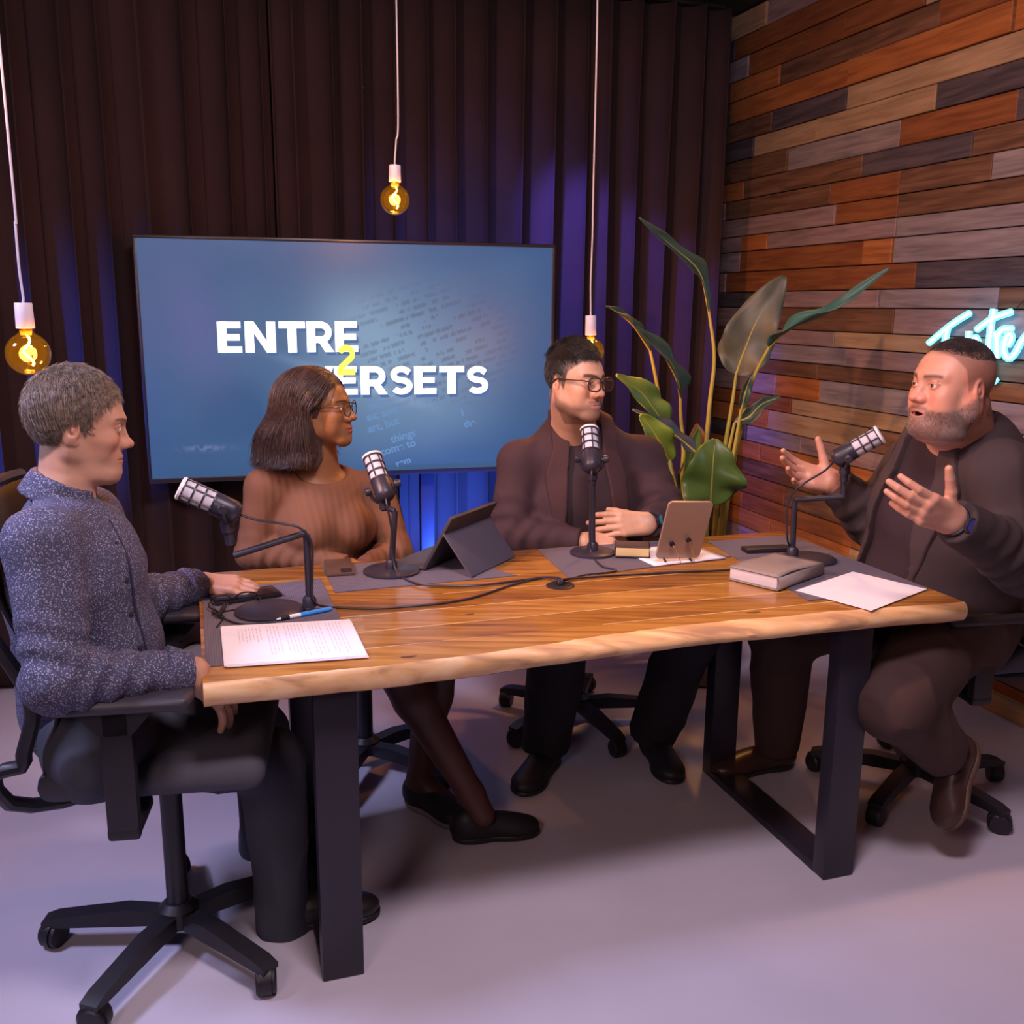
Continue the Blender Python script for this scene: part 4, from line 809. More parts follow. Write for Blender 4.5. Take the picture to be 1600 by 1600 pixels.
# ------------------------------------------------------------------ heads
class Frame:
    def __init__(s, c, az, pitch=0., roll=0., sc=1.):
        f = np.array([math.cos(az)*math.cos(pitch), math.sin(az)*math.cos(pitch), math.sin(pitch)]); r = nrm(np.cross(f, [0, 0, 1])); u = np.cross(r, f)
        r, u = math.cos(roll)*r+math.sin(roll)*u, -math.sin(roll)*r+math.cos(roll)*u
        s.R = np.array([r, f, u]).T; s.c = np.asarray(c, float); s.sc = sc    # local x = the person's right, y = forward, z = up
    def p(s, x, y, z): return s.c+s.sc*(s.R@np.array([x, y, z]))
    def v(s, x, y, z): return s.R@np.array([x, y, z])
    def loc(s, V): return ((V-s.c)@s.R)/s.sc
def head_solid(S, H, w=1., jaw=1., nose=1., fat=0., lips=1., mouth=0., brow=1., chin=1., lid=1.):
    k = H.sc; R = H.R
    def E(c, r, kk=.01, mode='u', RR=None): S.ell(H.p(*c), np.array(r)*k, RR if RR is not None else R, k=kk*k, mode=mode)
    def C(a, b, ra, rb, kk=.01, mode='u', **kw): S.cone(H.p(*a), H.p(*b), ra*k, rb*k, k=kk*k, mode=mode, **kw)
    S.put(s_ell(H.p(0, -.010, .033), np.array([.0745*w, .089, .082])*k, R), .01)
    E((0, .030, .018), (.064*w, .058, .062), .03)                    # forehead
    E((0, .030, -.030), (.060*w, .055, .066), .025)                  # middle of the face
    for s in (-1, 1):
        C((s*.054*w*jaw, -.006, -.045), (s*.022*w, .064, -.092), .018+fat*.5, .016+fat*.3, .025)
        C((s*.058*w*jaw, -.004, -.012), (s*.054*w*jaw, -.002, -.055), .018, .018+fat*.5, .025)
        E((s*.042*w, .058, -.022), (.020, .022, .019), .02)          # cheekbones
        E((s*.038*w, .052, -.050), (.022+fat, .024+fat, .026+fat), .02)
        C((s*.010, .086, .024), (s*.046*w, .066, .024), .009*brow, .007*brow, .014)
    E((0, .073, -.094), (.022*chin, .018, .018), .02)
    C((0, .062, -.062), (0, .070, -.088), .026, .020, .02)
    if fat: E((0, .030, -.100), (.050*w, .055, .026+fat), .03)
    for s in (-1, 1): E((s*.032*w, .096, .004), (.0185, .014, .0135), .012, 's')
    for s in (-1, 1): C((s*.028*w, .108, -.052), (s*.045*w, .096, -.07), .002, .002, .012, 's')
    E((0, .066, -.060), (.034*w, .0275, .026), .018)                 # the mouth's mound
    for s in (-1, 1): E((s*.0115*nose, .088, -.029), (.0105*nose, .015, .012), .008)
    # nose
    C((0, .082, .014), (0, .100, -.022), .0085, .0098*nose, .010); E((0, .103+.004*nose, -.028), (.0105*nose, .0105, .0098), .007)
    for s in (-1, 1): E((s*.0125*nose, .096, -.032), (.0075*nose, .0105, .0078), .005)
    for s in (-1, 1): E((s*.0062*nose, .102, -.0405), (.0032, .0045, .003), .002, 's')
    C((0, .094, -.044), (0, .094, -.052), .0022, .0022, .004, 's')
    # mouth
    m = mouth
    for s in (-1, 1):
        C((0, .0915, -.0580), (s*.012, .0895, -.0575), .0048*lips, .0046*lips, .004); C((s*.012, .0895, -.0575), (s*.024, .0800, -.0625-.3*m), .0046*lips, .0022, .004)
        C((0, .0900, -.0690-m), (s*.011, .0875, -.0688-m), .0058*lips, .0052*lips, .005); C((s*.011, .0875, -.0688-m), (s*.024, .0795, -.0640-.5*m), .0050*lips, .0020, .005)
    for s in (-1, 1): C((0, .099, -.0632-m*.5), (s*.024, .087, -.0636-m*.5), .0013+m*.55, .0010+m*.2, .002, 's')
    if m: E((0, .086, -.0635-m*.5), (.014, .02, .0015+m*.62), .002, 's')
    # eyelids round the eyeballs
    for s in (-1, 1):
        S.ell(H.p(s*.031*w, .0745, .004), np.array([.0148, .0142, .0138])*k, R, k=.004*k)
        E((s*.0315*w, .0915, .0035-.0012*(lid < 1)), (.0142, .0120, .0058*lid), .0012, 's')
        C((s*.0195*w, .0865, .0105), (s*.042*w, .0775, .0115), .0012, .0012, .003, 's')
    for s in (-1, 1): C((s*.019*w, .0835, .0112), (s*.043*w, .0745, .0108), .0016, .0014, .003)
    # ears
    for s in (-1, 1):
        a = R@rot((0, 0, 1), s*-.35)@rot((1, 0, 0), -.12)
        S.ell(H.p(s*.0765*w, -.010, -.006), np.array([.0065, .0185, .031])*k, a, k=.005*k)
        S.ell(H.p(s*.0835*w, -.007, .001), np.array([.0065, .0105, .0185])*k, a, k=.003*k, mode='s')
        S.ell(H.p(s*.0790*w, -.006, -.004), np.array([.004, .006, .009])*k, a, k=.003*k)
        S.ell(H.p(s*.0740*w, -.001, -.030), np.array([.0055, .008, .009])*k, a, k=.004*k)
def eyes(H, parent, w=1., iris=(.12, .07, .04), look=(0, 0)):
    for s in (-1, 1):
        c = H.p(s*.031*w, .0755, .004); r = .0123*H.sc; n = 26; G = []
        gaze = nrm(H.R@np.array([look[0], 1, look[1]]))
        V = []; Fq = []
        for i in range(n+1):
            for j in range(2*n): t = PI*i/n; p_ = PI*j/n; V.append((math.sin(t)*math.cos(p_), math.sin(t)*math.sin(p_), math.cos(t)))
        V = np.array(V); Fq = np.array([(i*2*n+j, (i+1)*2*n+j, (i+1)*2*n+(j+1) % (2*n), i*2*n+(j+1) % (2*n)) for i in range(n) for j in range(2*n)])
        a = np.arccos(np.clip(V@gaze, -1, 1)); col = np.where((a < .22)[:, None], np.array([.01, .008, .008]), np.where((a < .50)[:, None], np.array(iris), np.array([.72, .66, .64])))
        V = c+V*r*(1+.03*(a < .5))[:, None]; mesh_obj('eye', V, Fq, M_eye, parent, col)
M_eye = mat('eye_wet', (.8, .8, .8), .12, vcol='Col')
# ------------------------------------------------------------------ hands
def hand_solid(S, wrist, d, back, side, curls, sc=1., spread=.10, thumb=(.9, .35, .3), kk=.004):
    """d: towards the fingers, back: out of the back of the hand, side: +1 or -1, on which side of d x back the thumb lies"""
    d = nrm(d); back = nrm(np.asarray(back)-d*(np.asarray(back)@d)); lat = np.cross(d, back)*side; w = np.asarray(wrist, float)
    P = lambda l, f, b=0.: w+sc*(l*lat+f*d+b*back)
    xs = [.029, .0095, -.010, -.028]; ln = [(.043, .026, .021), (.047, .030, .023), (.044, .028, .022), (.035, .021, .019)]; kn = [.089, .093, .088, .079]
    for i in range(4):
        S.cone(P(xs[i]*.62, .004), P(xs[i], kn[i]-.004, .002), .0165*sc, .0118*sc, k=.014*sc)
    S.cone(P(.012, .02, -.004), P(.0, .065, -.004), .016*sc, .013*sc, k=.012*sc)
    S.cone(P(-.020, .02, -.008), P(-.022, .055, -.005), .012*sc, .010*sc, k=.012*sc)
    r0 = [.0098, .0102, .0096, .0086]
    for i in range(4):
        a = (xs[i]/.03)*spread; dd = nrm(d*math.cos(a)+lat*math.sin(a)); p = P(xs[i], kn[i]-.006, .001); c = curls[i]; ang = 0; bk = np.cross(lat, d) if side > 0 else -np.cross(lat, d)
        bk = back; rr_ = r0[i]
        for j in range(3):
            ang += c[j] if isinstance(c, (list, tuple)) else c*(1.0, 1.15, .8)[j]
            v = dd*math.cos(ang)-bk*math.sin(ang); q = p+v*ln[i][j]*sc; r1 = rr_*(.93, .90, .84)[j]
            S.cone(p, q, rr_*sc, r1*sc, k=(.006 if j == 0 else .0015)*sc); p = q; rr_ = r1*1.015
    # thumb leaves the side of the palm near its base
    o_, f_, cu = thumb
    t0 = P(.014, .018, -.004); v = nrm(lat*math.sin(o_)+d*math.cos(o_)-back*f_); t1 = t0+v*.048*sc
    S.cone(t0, t1, .0160*sc, .0125*sc, k=.012*sc); v2 = nrm(v+d*cu-back*.1); t2 = t1+v2*.032*sc; S.cone(t1, t2, .0118*sc, .0105*sc, k=.004*sc)
    v3 = nrm(v2+d*cu*.8); t3 = t2+v3*.024*sc; S.cone(t2, t3, .0108*sc, .0085*sc, k=.002*sc)
    return dict(tip=t3)
# ------------------------------------------------------------------ strands of hair
def strands(paths, r0, seg=3):                                      # paths: N x S x 3
    Pn = np.asarray(paths); N, Sg = Pn.shape[:2]; T = np.gradient(Pn, axis=1); T /= np.linalg.norm(T, axis=2, keepdims=True)+1e-9
    a = np.cross(T, np.array([.3, .2, .93])); a /= np.linalg.norm(a, axis=2, keepdims=True)+1e-9; b = np.cross(T, a)
    r = r0*np.linspace(1, .25, Sg)[None, :, None]; V = np.stack([Pn+r*(math.cos(2*PI*k/seg)*a+math.sin(2*PI*k/seg)*b) for k in range(seg)], 2).reshape(-1, 3)
    i = np.arange(N)[:, None, None]; j = np.arange(Sg-1)[None, :, None]; k = np.arange(seg)[None, None, :]; base = (i*Sg+j)*seg
    Q = np.stack([base+k, base+(k+1) % seg, base+seg+(k+1) % seg, base+seg+k], -1).reshape(-1, 4); return V, Q
def hair_mat(name, c, rough=.45, streak=.35):
    m = mat(name, c, rough, sheen=.1); nt, b = nodes(m); tc = nt.nodes.new('ShaderNodeTexCoord'); n = nt.nodes.new('ShaderNodeTexNoise'); n.inputs['Scale'].default_value = 90; n.inputs['Detail'].default_value = 2
    nt.links.new(tc.outputs['Object'], n.inputs[0]); r = ramp(nt, [(.3, tuple(x*(1-streak) for x in c)), (.7, tuple(min(1, x*(1+streak)) for x in c))]); nt.links.new(n.outputs[0], r.inputs[0]); nt.links.new(r.outputs[0], b.inputs['Base Color']); return m
# ================================================================== OFFICE CHAIRS
def office_chair(label, loc, rz, seat_z=.50, arm_z=.70, star=.2, back=True, lean=.20, bh=.56, arm_x=.02):
    t = thing('office_chair', label, 'chair', (loc[0], loc[1], 0), rz, 'office chairs round the table')
    b = MB(); b.lathe([(.03, .055), (.045, .06), (.045, .10), (.03, .115)], (0, 0, 0), seg=20)
    for k in range(5):
        a = star+k*2*PI/5; d = np.array([math.cos(a), math.sin(a), 0]); e = np.array([-d[1], d[0], 0])
        b.prism([(.02, .092), (.12, .100), (.285, .080), (.312, .070), (.312, .058), (.28, .056), (.02, .060)], -e*.021, d, (0, 0, 1), e*.042)
    b.build('star_base', M_black, t, world=False, ang=.5)
    for k in range(5):
        a = star+k*2*PI/5; c = np.array([.295*math.cos(a), .295*math.sin(a), .030]); ax = np.array([math.sin(a+.6*k), -math.cos(a+.6*k), 0]); b = MB()
        for s in (-1, 1): b.lathe([(.012, 0), (.028, .001), (.030, .004), (.030, .014), (.026, .018), (.012, .0185)], c+ax*(.004 if s > 0 else -.0225), ax, 20)
        b.tube([c, c+np.array([0, 0, .04])], .008, 8); b.lathe([(.034, -.012), (.034, .012)], c+np.array([0, 0, .002]), ax, 20); b.build('caster', M_black, t, world=False)
    b = MB(); b.tube([(0, 0, .09), (0, 0, seat_z-.12)], .025, 16); b.tube([(0, 0, seat_z-.14), (0, 0, seat_z-.075)], .016, 16); b.build('gas_column', M_blacksteel, t, world=False)
    b = MB(); b.box((0, 0, seat_z-.07), (.22, .18, .05), None, .012); b.box((-.12, 0, seat_z-.085), (.20, .07, .025), None, .008)
    b.build('tilt_mechanism', M_black, t, world=False)
    S = Solid(); I = np.eye(3); S.box((.01, 0, seat_z-.012), (.225, .235, .034), I, .033).ell((.02, 0, seat_z+.012), (.20, .2, .022), k=.02)
    V, Q = S.mesh(.014); mesh_obj('seat', V, Q, M_grey, None).parent = t
    for s in (-1, 1):
        y = s*.272; b = MB(); b.box((arm_x, y, (seat_z-.10+arm_z-.02)/2), (.062, .030, arm_z-.02-seat_z+.10), None, .008)
        b.box((arm_x, y*.80, seat_z-.085), (.062, .14, .022), None, .006); b.prism([(-.03, 0), (.03, 0), (.075, .05), (-.075, .05)], (arm_x, y-.015, arm_z-.075), (1, 0, 0), (0, 0, 1), (0, .03, 0))
        b.build('arm_post', M_black, t, world=False)
        S = Solid(); S.box((arm_x+.015, y, arm_z-.010), (.130, .043, .0145), I, .0140).ell((arm_x+.08, y, arm_z-.006), (.07, .044, .010), k=.01); V, Q = S.mesh(.006); mesh_obj('arm_pad', V, Q, M_armpad, None).parent = t
    if back:
        px = lambda z: -.232+.048*math.exp(-((z-seat_z-.19)/.12)**2)-lean*max(0., z-seat_z-.15)
        zs = np.linspace(seat_z+.02, seat_z+bh, 22)
        for s in (-1, 1):
            low = [(-.05, s*.03, seat_z-.085), (-.20, s*.10, seat_z-.10), (-.275, s*.19, seat_z-.05), (-.285, s*.225, seat_z+.03)]
            P = smooth_path(low+[(px(z)-.01, s*(.232-.03*((z-seat_z-.2)/.4)**2), z) for z in zs[1:]], 70); MB().tube(P, np.linspace(.016, .013, len(P)), 10).build('back_frame', M_black, t, world=False)
        G = np.array([[(px(z)+.028*(1-(y/.22)**2)*-1+.03, y, z) for y in np.linspace(-.222, .222, 15)] for z in zs]); o = MB().grid(G).build('back_mesh', M_mesh, t, world=False); sm = o.modifiers.new('t', 'SOLIDIFY'); sm.thickness = .006
        b = MB(); b.tube(smooth_path([(px(zs[-1])-.005, y, zs[-1]+.012*(1-(y/.22)**2)) for y in np.linspace(-.205, .205, 9)], 24), .012, 10); b.build('top_rail', M_black, t, world=False)
    return t
M_armpad = mat('arm_pad_soft', (.035, .030, .042), .5); M_mesh = mat('chair_mesh', (.018, .017, .022), .8, bump=.4, bscale=500)
office_chair('black office chair under the man in the speckled shirt, left of the table', (-.775, 2.035), .16, .535, .735, .5, arm_x=-.035)
office_chair('black office chair under the woman in brown, mostly hidden by her', (-.47, 2.93), -1.05, .50, .68, .55, bh=.40)
office_chair('black office chair under the man in glasses, its star base seen below the table', (.24, 3.30), -1.40, .49, .66, .25, bh=.46)
office_chair('black office chair under the bearded man, right of the table', (1.27, 2.82), PI+.22, .50, .665, .62, lean=.2)

# ================================================================== PEOPLE
def skin_mat(name, rough=.45, sss=.08): return mat(name, (.5, .3, .2), rough, vcol='Col', bump=.10, bscale=350, sss=sss, var=.05, vscale=40)
def cloth(name, c, rough=.85, sheen=.0, bump=.25, bs=500, var=.1): return mat(name, c, rough, sheen=sheen, bump=bump, bscale=bs, var=var, vscale=6)
def zline(y): return np.interp(y, [-.11, -.06, -.03, -.012, .0, .018, .030, .050, .075, .10], [-.085, -.080, -.045, .020, .012, -.022, .030, .050, .073, .078])
def face_color(V, H, base, lip, hair, w=1., blo=0., brow=.004, beard=None, beard_c=None, scalp=1., hl=zline, blush=.10):
    L = H.loc(V); x = np.abs(L[:, 0]); y, z = L[:, 1], L[:, 2]; base = np.array(base); col = np.tile(base, (len(V), 1)); near = (np.linalg.norm(L, axis=1) < .16)
    def mix(m, c): m = np.clip(m, 0, 1)[:, None]; col[:] = col*(1-m)+np.array(c)*m
    mix(near*blush*4*np.exp(-((x-.038)**2+(z+.028)**2)/.0006)*(y > .03), base*np.array([1.15, .72, .68]))
    mix(near*blush*4*np.exp(-(x**2+(z+.03)**2)/.0003)*(y > .1), base*np.array([1.15, .75, .7])); mix(near*blush*3*(x > .075), base*np.array([1.2, .7, .6]))
    mix(near*.35*np.exp(-((x-.031)**2/.0003+(z-.002)**2/.00012))*(y > .05), base*np.array([.75, .6, .58]))
    if beard:
        lo = (z < np.interp(y, [-.02, .01, .04, .07, .09, .12], [.005-blo, -.02-blo*1.6, -.045-blo, -.052-blo*.6, -.050, -.050])); m = near*lo*(y > -.012)*(z > -.128)
        m = m*np.clip((np.interp(y, [-.02, .01, .04, .07, .09, .12], [.005-blo, -.02-blo*1.6, -.045-blo, -.052-blo*.6, -.050, -.050])-z)/.016, 0, 1)
        mix(beard*m, beard_c)
    inn = near*(y < .0855)*(y > .03)*(x < .02)*(np.abs(z+.066) < .012)
    mix(near*(y > .072)*(x < .0265)*np.clip(1.6-((z+.0635)/.0092)**2*1.0-(x/.0265)**2, 0, 1), lip)
    lx, lz = (x-.0315*w)/.0158, (z-.0035)/.0082; lr = np.sqrt(lx**2+lz**2); mix(near*.75*(y > .06)*np.clip(1-np.abs(lr-.93)/.22, 0, 1)*np.where(z > .004, 1, .35), base*np.array([.22, .18, .18]))
    if beard: mix(near*min(1, beard*1.1)*np.clip((y-.074)/.006, 0, 1)*np.clip((.034-x)/.008, 0, 1)*np.clip((z+.0585)/.004, 0, 1)*np.clip((-.0435-z-x*.12)/.005, 0, 1), beard_c)
    bz = .0225+.0035*np.sin(np.clip((x/w-.010)/.042, 0, 1)*2.6); mix(near*.9*(y > .035)*np.clip(1.5-np.abs(z-bz)/brow, 0, 1)*np.clip((x/w-.009)/.004, 0, 1)*np.clip((.054-x/w)/.006, 0, 1), hair)
    if scalp: mix(near*scalp*np.clip((z-hl(y)+.004)/.010, 0, 1)*(y < .096), hair)
    return np.clip(col, 0, 1)
def hair_cap(H, m, parent, N, length, r0, w=1., grow=.012, top=.0, hl=zline, flow=None, seed=0, lift=.35, cut_k=.010, name='hair', wild=.25, colr=None, keep=None):
    cen = np.array([0, -.010, .033]); rad = np.array([.0745*w+grow, .089+grow, .082+grow+top]); S = Solid(); e = s_ell(H.p(*cen), rad*H.sc, H.R)
    def f(X, Y, Z):
        d = e[0](X, Y, Z); x = X-H.c[0]; y = Y-H.c[1]; z = Z-H.c[2]; R = H.R; ly = (x*R[0, 1]+y*R[1, 1]+z*R[2, 1])/H.sc; lz = (x*R[0, 2]+y*R[1, 2]+z*R[2, 2])/H.sc
        return smax(d, ((hl(ly)-lz)*.8*H.sc).astype(f32), cut_k)
    S.put((f, e[1], e[2])); V, Q = S.mesh(.0035, noise=lambda x, y, z: (pnoise(np.stack([x, y, z], -1), 70, seed)*.0035*min(1, grow/.008)).astype(f32))
    r = np.random.default_rng(seed); d = r.normal(size=(N*4, 3)); d /= np.linalg.norm(d, axis=1)[:, None]; p = cen+d*rad; ok = p[:, 2] > hl(p[:, 1])+.006
    if keep is not None: ok &= keep(p)
    p = p[ok][:N]; n = len(p); Sg = 6; paths = np.zeros((n, Sg, 3)); off = r.normal(size=(n, 3))*wild; q = p.copy(); ln = length*(.6+.8*r.random(n)); lf = lift*(.3+1.2*r.random(n))
    for s in range(Sg):
        paths[:, s] = q; g = (q-cen)/rad; g /= np.linalg.norm(g, axis=1)[:, None]; v = flow(q)+off; v -= g*(v*g).sum(1)[:, None]; v /= np.linalg.norm(v, axis=1)[:, None]+1e-9
        v = v+g*lf[:, None]*(1-s/Sg*.9); q = q+v*(ln/Sg)[:, None]
    W = H.c+H.sc*(paths.reshape(-1, 3)@H.R.T).reshape(paths.shape); V2, Q2 = strands(W, r0)
    return mesh_obj(name, np.concatenate([V, V2]), np.concatenate([Q, Q2+len(V)]), m, parent)
def eyeglasses(H, parent, m, w=1., hw=.0245, hh=.019, y=.1, round_=.5, th=.0015):
    b = MB()
    for s in (-1, 1):
        pts = []
        for t in np.linspace(0, 2*PI, 30): cx, sx = math.cos(t), math.sin(t); e_ = 1-round_*.5; pts.append(H.p(s*(.0315*w)+hw*math.copysign(abs(cx)**e_, cx), y-.004*(cx*s > 0)*abs(cx), .001+hh*math.copysign(abs(sx)**e_, sx)))
        b.tube(pts, th*H.sc, 8, cap=False)
        b.tube(smooth_path([H.p(s*(.0315*w+hw), y-.004, .010), H.p(s*.072*w, y-.030, .012), H.p(s*.0805*w, .035, .011), H.p(s*.0815*w, -.004, .010), H.p(s*.0795*w, -.024, -.006)], 26), th*1.05*H.sc, 8)
    b.tube(smooth_path([H.p(-.0085, y, .006), H.p(0, y+.003, .010), H.p(.0085, y, .006)], 10), th*H.sc, 8); o = b.build('glasses', m, parent)
    for s in (-1, 1):
        b = MB(); q = [H.p(s*(.0315*w)+hw*.96*math.copysign(abs(math.cos(t))**(1-round_*.5), math.cos(t)), y-.001, .001+hh*.96*math.copysign(abs(math.sin(t))**(1-round_*.5), math.sin(t))) for t in np.linspace(0, 2*PI, 24, endpoint=False)]
        b.add(q, [tuple(range(24))]); V0 = np.array(parent.location); l = b.build('lens', M_lens, o, world=False, smooth=False)
        for v in l.data.vertices: v.co = v.co-Vector(V0)
    return o
M_lens = bpy.data.materials.new('clear_lens'); M_lens.use_nodes = True; nt = M_lens.node_tree; nt.nodes.clear(); out = nt.nodes.new('ShaderNodeOutputMaterial'); mx = nt.nodes.new('ShaderNodeMixShader'); tr = nt.nodes.new('ShaderNodeBsdfTransparent'); gs = nt.nodes.new('ShaderNodeBsdfGlossy')
gs.inputs['Roughness'].default_value = .03; tr.inputs[0].default_value = (.93, .93, .95, 1); mx.inputs[0].default_value = .10; nt.links.new(tr.outputs[0], mx.inputs[1]); nt.links.new(gs.outputs[0], mx.inputs[2]); nt.links.new(mx.outputs[0], out.inputs[0])
def watch(parent, c, ax, r, face_dir, glowc):
    ax = nrm(ax); fd = nrm(np.asarray(face_dir)-ax*(np.asarray(face_dir)@ax)); b = MB()
    b.lathe([(r, -.011), (r+.0035, -.010), (r+.0035, .010), (r, .011)], c, ax, 30); b.build('watch_strap', M_black, parent)
    b = MB(); q = c+fd*(r+.002); b.lathe([(.019, 0), (.0205, .003), (.0205, .008), (.018, .0105), (.0001, .0108)], q, fd, 28); b.build('watch_case', M_blacksteel, parent)
    b = MB(); b.lathe([(.0155, 0), (.0155, .0012), (.0001, .0012)], q+fd*.0102, fd, 24); b.build('watch_face', mat('watch_face', (.01, .02, .03), .1, emit=glowc, estr=.35), parent)
def shoe_solid(heel, toe, upv, w=.048, h=.055, high=.07):
    heel = np.asarray(heel, float); toe = np.asarray(toe, float); d = nrm(toe-heel); u = np.asarray(upv, float); u = nrm(u-d*(u@d)); R = np.array([np.cross(d, u), d, u]).T; L = np.linalg.norm(toe-heel); S = Solid()
    S.ell(heel+d*.035+u*.042, (w*.78, .045, .045), R).ell(heel+d*L*.40+u*.040, (w*.85, L*.38, .040), R, k=.03).ell(heel+d*L*.76+u*.028, (w, L*.25, .030), R, k=.03)
    S.cone(heel+d*.045+u*.05, heel+d*.040+u*high, .040, .038, k=.02); S.box(heel+d*L*.5+u*.0, (w*1.3, L*.6, .006), R, .005, k=.001, mode='s')
    So = Solid(); So.ell(heel+d*.05+u*.012, (w*.86, .055, .02), R).ell(heel+d*L*.42+u*.012, (w*.80, L*.38, .02), R, k=.02).ell(heel+d*L*.74+u*.012, (w*1.06, L*.28, .02), R, k=.02)
    So.put(((lambda X, Y, Z: -((X-heel[0])*u[0]+(Y-heel[1])*u[1]+(Z-heel[2])*u[2])+.0), So.bounds()[0], So.bounds()[1]), 0, 's')
    return S, So, R
def plane_cut(S, p, n): n = np.asarray(n, float); lo, hi = S.bounds(); S.put(((lambda X, Y, Z: -((X-p[0])*n[0]+(Y-p[1])*n[1]+(Z-p[2])*n[2])), lo, hi), .001, 's')
def make_shoe(parent, heel, toe, upv, m, msole, w=.048, high=.075, laces=False, name='shoe'):
    S, So, R = shoe_solid(heel, toe, upv, w, high=high); V, Q = S.mesh(.006); o = mesh_obj(name, V, Q, m, parent)
    h = np.asarray(heel, float); u = R[:, 2]; So2 = Solid(); So2.ops = So.ops[:-1]; plane_cut(So2, h+u*.020, u); plane_cut(So2, h+u*.0005, -u); V, Q = So2.mesh(.005); mesh_obj('sole', V, Q, msole, o if False else parent)
    if laces:
        b = MB(); d = R[:, 1]; L = np.linalg.norm(np.asarray(toe)-h)
        for k in range(4):
            c = h+d*L*(.36+.09*k)+u*(.082-.008*k); b.tube(smooth_path([c+R[:, 0]*.022-u*.012, c+u*.003, c-R[:, 0]*.022-u*.012], 8), .0022, 6)
        b.build('laces', m, parent)
def person(label, H, sk): 
    root = thing('person', label, 'person', (sk['pelvis'][0], sk['pelvis'][1], 0)); root['b'] = 1; return root
def torso_chain(sk, f, infl=0.):
    S = Solid(); n = (np.array([f[0], f[1], 0]))
    for i in range(len(sk)-1): S.cone(sk[i][0], sk[i+1][0], sk[i][1]+infl, sk[i+1][1]+infl, k=.035, flat=(nrm(n), sk[i][2]))
    return S
def local_axes(az): f = np.array([math.cos(az), math.sin(az), 0]); return f, np.array([f[1], -f[0], 0])    # forward, the person's right
def build_person(lbl, H, az, torso, sh, el, wr, hip, kn, an, neck, neck_r, arm_r, leg_r, hands, headkw, skin, color_fn, fine_hands=True, shoulder_r=.055, extra=None):
    """skin: one continuous surface from head to feet, slimmer where clothes cover it"""
    f, rt = local_axes(az); root = thing('person', lbl, 'person', (torso[0][0][0], torso[0][0][1], 0))
    S = torso_chain(torso, f, -.012)
    for i in (0, 1):
        S.cone(sh[i], el[i], arm_r[0]-.010, arm_r[1]-.010, k=.03).cone(el[i], wr[i], arm_r[1]-.010, arm_r[3], k=.02)
        S.cone(hip[i], kn[i], leg_r[0]-.012, leg_r[1]-.012, k=.03).cone(kn[i], an[i], leg_r[1]-.012, leg_r[2]-.012, k=.02)
    up_ = torso[-1][0]; S.cone(sh[0]+np.array([0, 0, .0]), sh[1], shoulder_r-.010, shoulder_r-.010, k=.03)
    S.cone(up_, neck, .075, neck_r*1.05, k=.03).cone(neck, H.p(0, -.018, -.045), neck_r, neck_r*.97, k=.03)
    S.cone(neck+f*.012, H.p(0, .006, -.075), neck_r*.80, neck_r*.66, k=.03)
    if extra: extra(S)
    head_solid(S, H, **headkw); fine = [(H.c-.13*H.sc, H.c+.135*H.sc, .0021)]
    for i in (0, 1):
        if hands[i]:
            h = hands[i]; hand_solid(S, wr[i], h['d'], h['back'], -1 if i == 0 else 1, h['c'], h.get('sc', 1.), h.get('sp', .10), h.get('th', (.9, .35, .3)))
            e = .10*nrm(h['d'])*h.get('sc', 1.)+wr[i]; fine.append((e-.115, e+.115, .0026))
    V, Q = S.mesh(.013, fine); V = smooth_mesh(V, Q, 1, .25); col = color_fn(V, H)
    body = mesh_obj('body', V, Q, skin, root, col); eyes(H, root, headkw.get('w', 1.)); return root, f, rt
def trousers(parent, m, az, torso0, hip, kn, an, leg_r, seed=0, infl=.0, wr=.006, name='trousers'):
    f, rt = local_axes(az); S = Solid(); S.cone(hip[0], hip[1], leg_r[0]+.035, leg_r[0]+.035, k=.03, flat=(f, .85)); S.cone((hip[0]+hip[1])/2, torso0, leg_r[0]+.04, leg_r[0]+.02, k=.03, flat=(f, .85))
    for i in (0, 1):
        c = nrm(an[i]-kn[i]); S.cone(hip[i], kn[i], leg_r[0], leg_r[1], k=.07); S.cone(kn[i], an[i]+c*.02, leg_r[1], leg_r[2], k=.025, cut=(an[i]+c*.015, c))
    V, Q = S.mesh(.0085, noise=fold_noise(.011, (10, 10, 7), seed)); return mesh_obj(name, V, Q, m, parent)
def collar_band(S, c, ax, R, h, t, k=.004, gap=None, front=None):   # a standing ring of cloth round the neck
    ax = nrm(ax)
    def f(X, Y, Z):
        x = X-c[0]; y = Y-c[1]; z = Z-c[2]; a = x*ax[0]+y*ax[1]+z*ax[2]; r = np.sqrt(np.maximum(x*x+y*y+z*z-a*a, 1e-9)); q1 = np.abs(r-R+a*.25)-t; q2 = np.abs(a)-h
        d = np.sqrt(np.maximum(q1, 0)**2+np.maximum(q2, 0)**2)+np.minimum(np.maximum(q1, q2), 0)-.0015
        if gap: g = x*front[0]+y*front[1]+z*front[2]; s_ = np.cross(ax, front); l = np.abs(x*s_[0]+y*s_[1]+z*s_[2]); d = np.maximum(d, np.where(g > 0, gap-l, -1))
        return d
    e = R+t+h+.01; S.put((f, np.asarray(c)-e, np.asarray(c)+e), k)

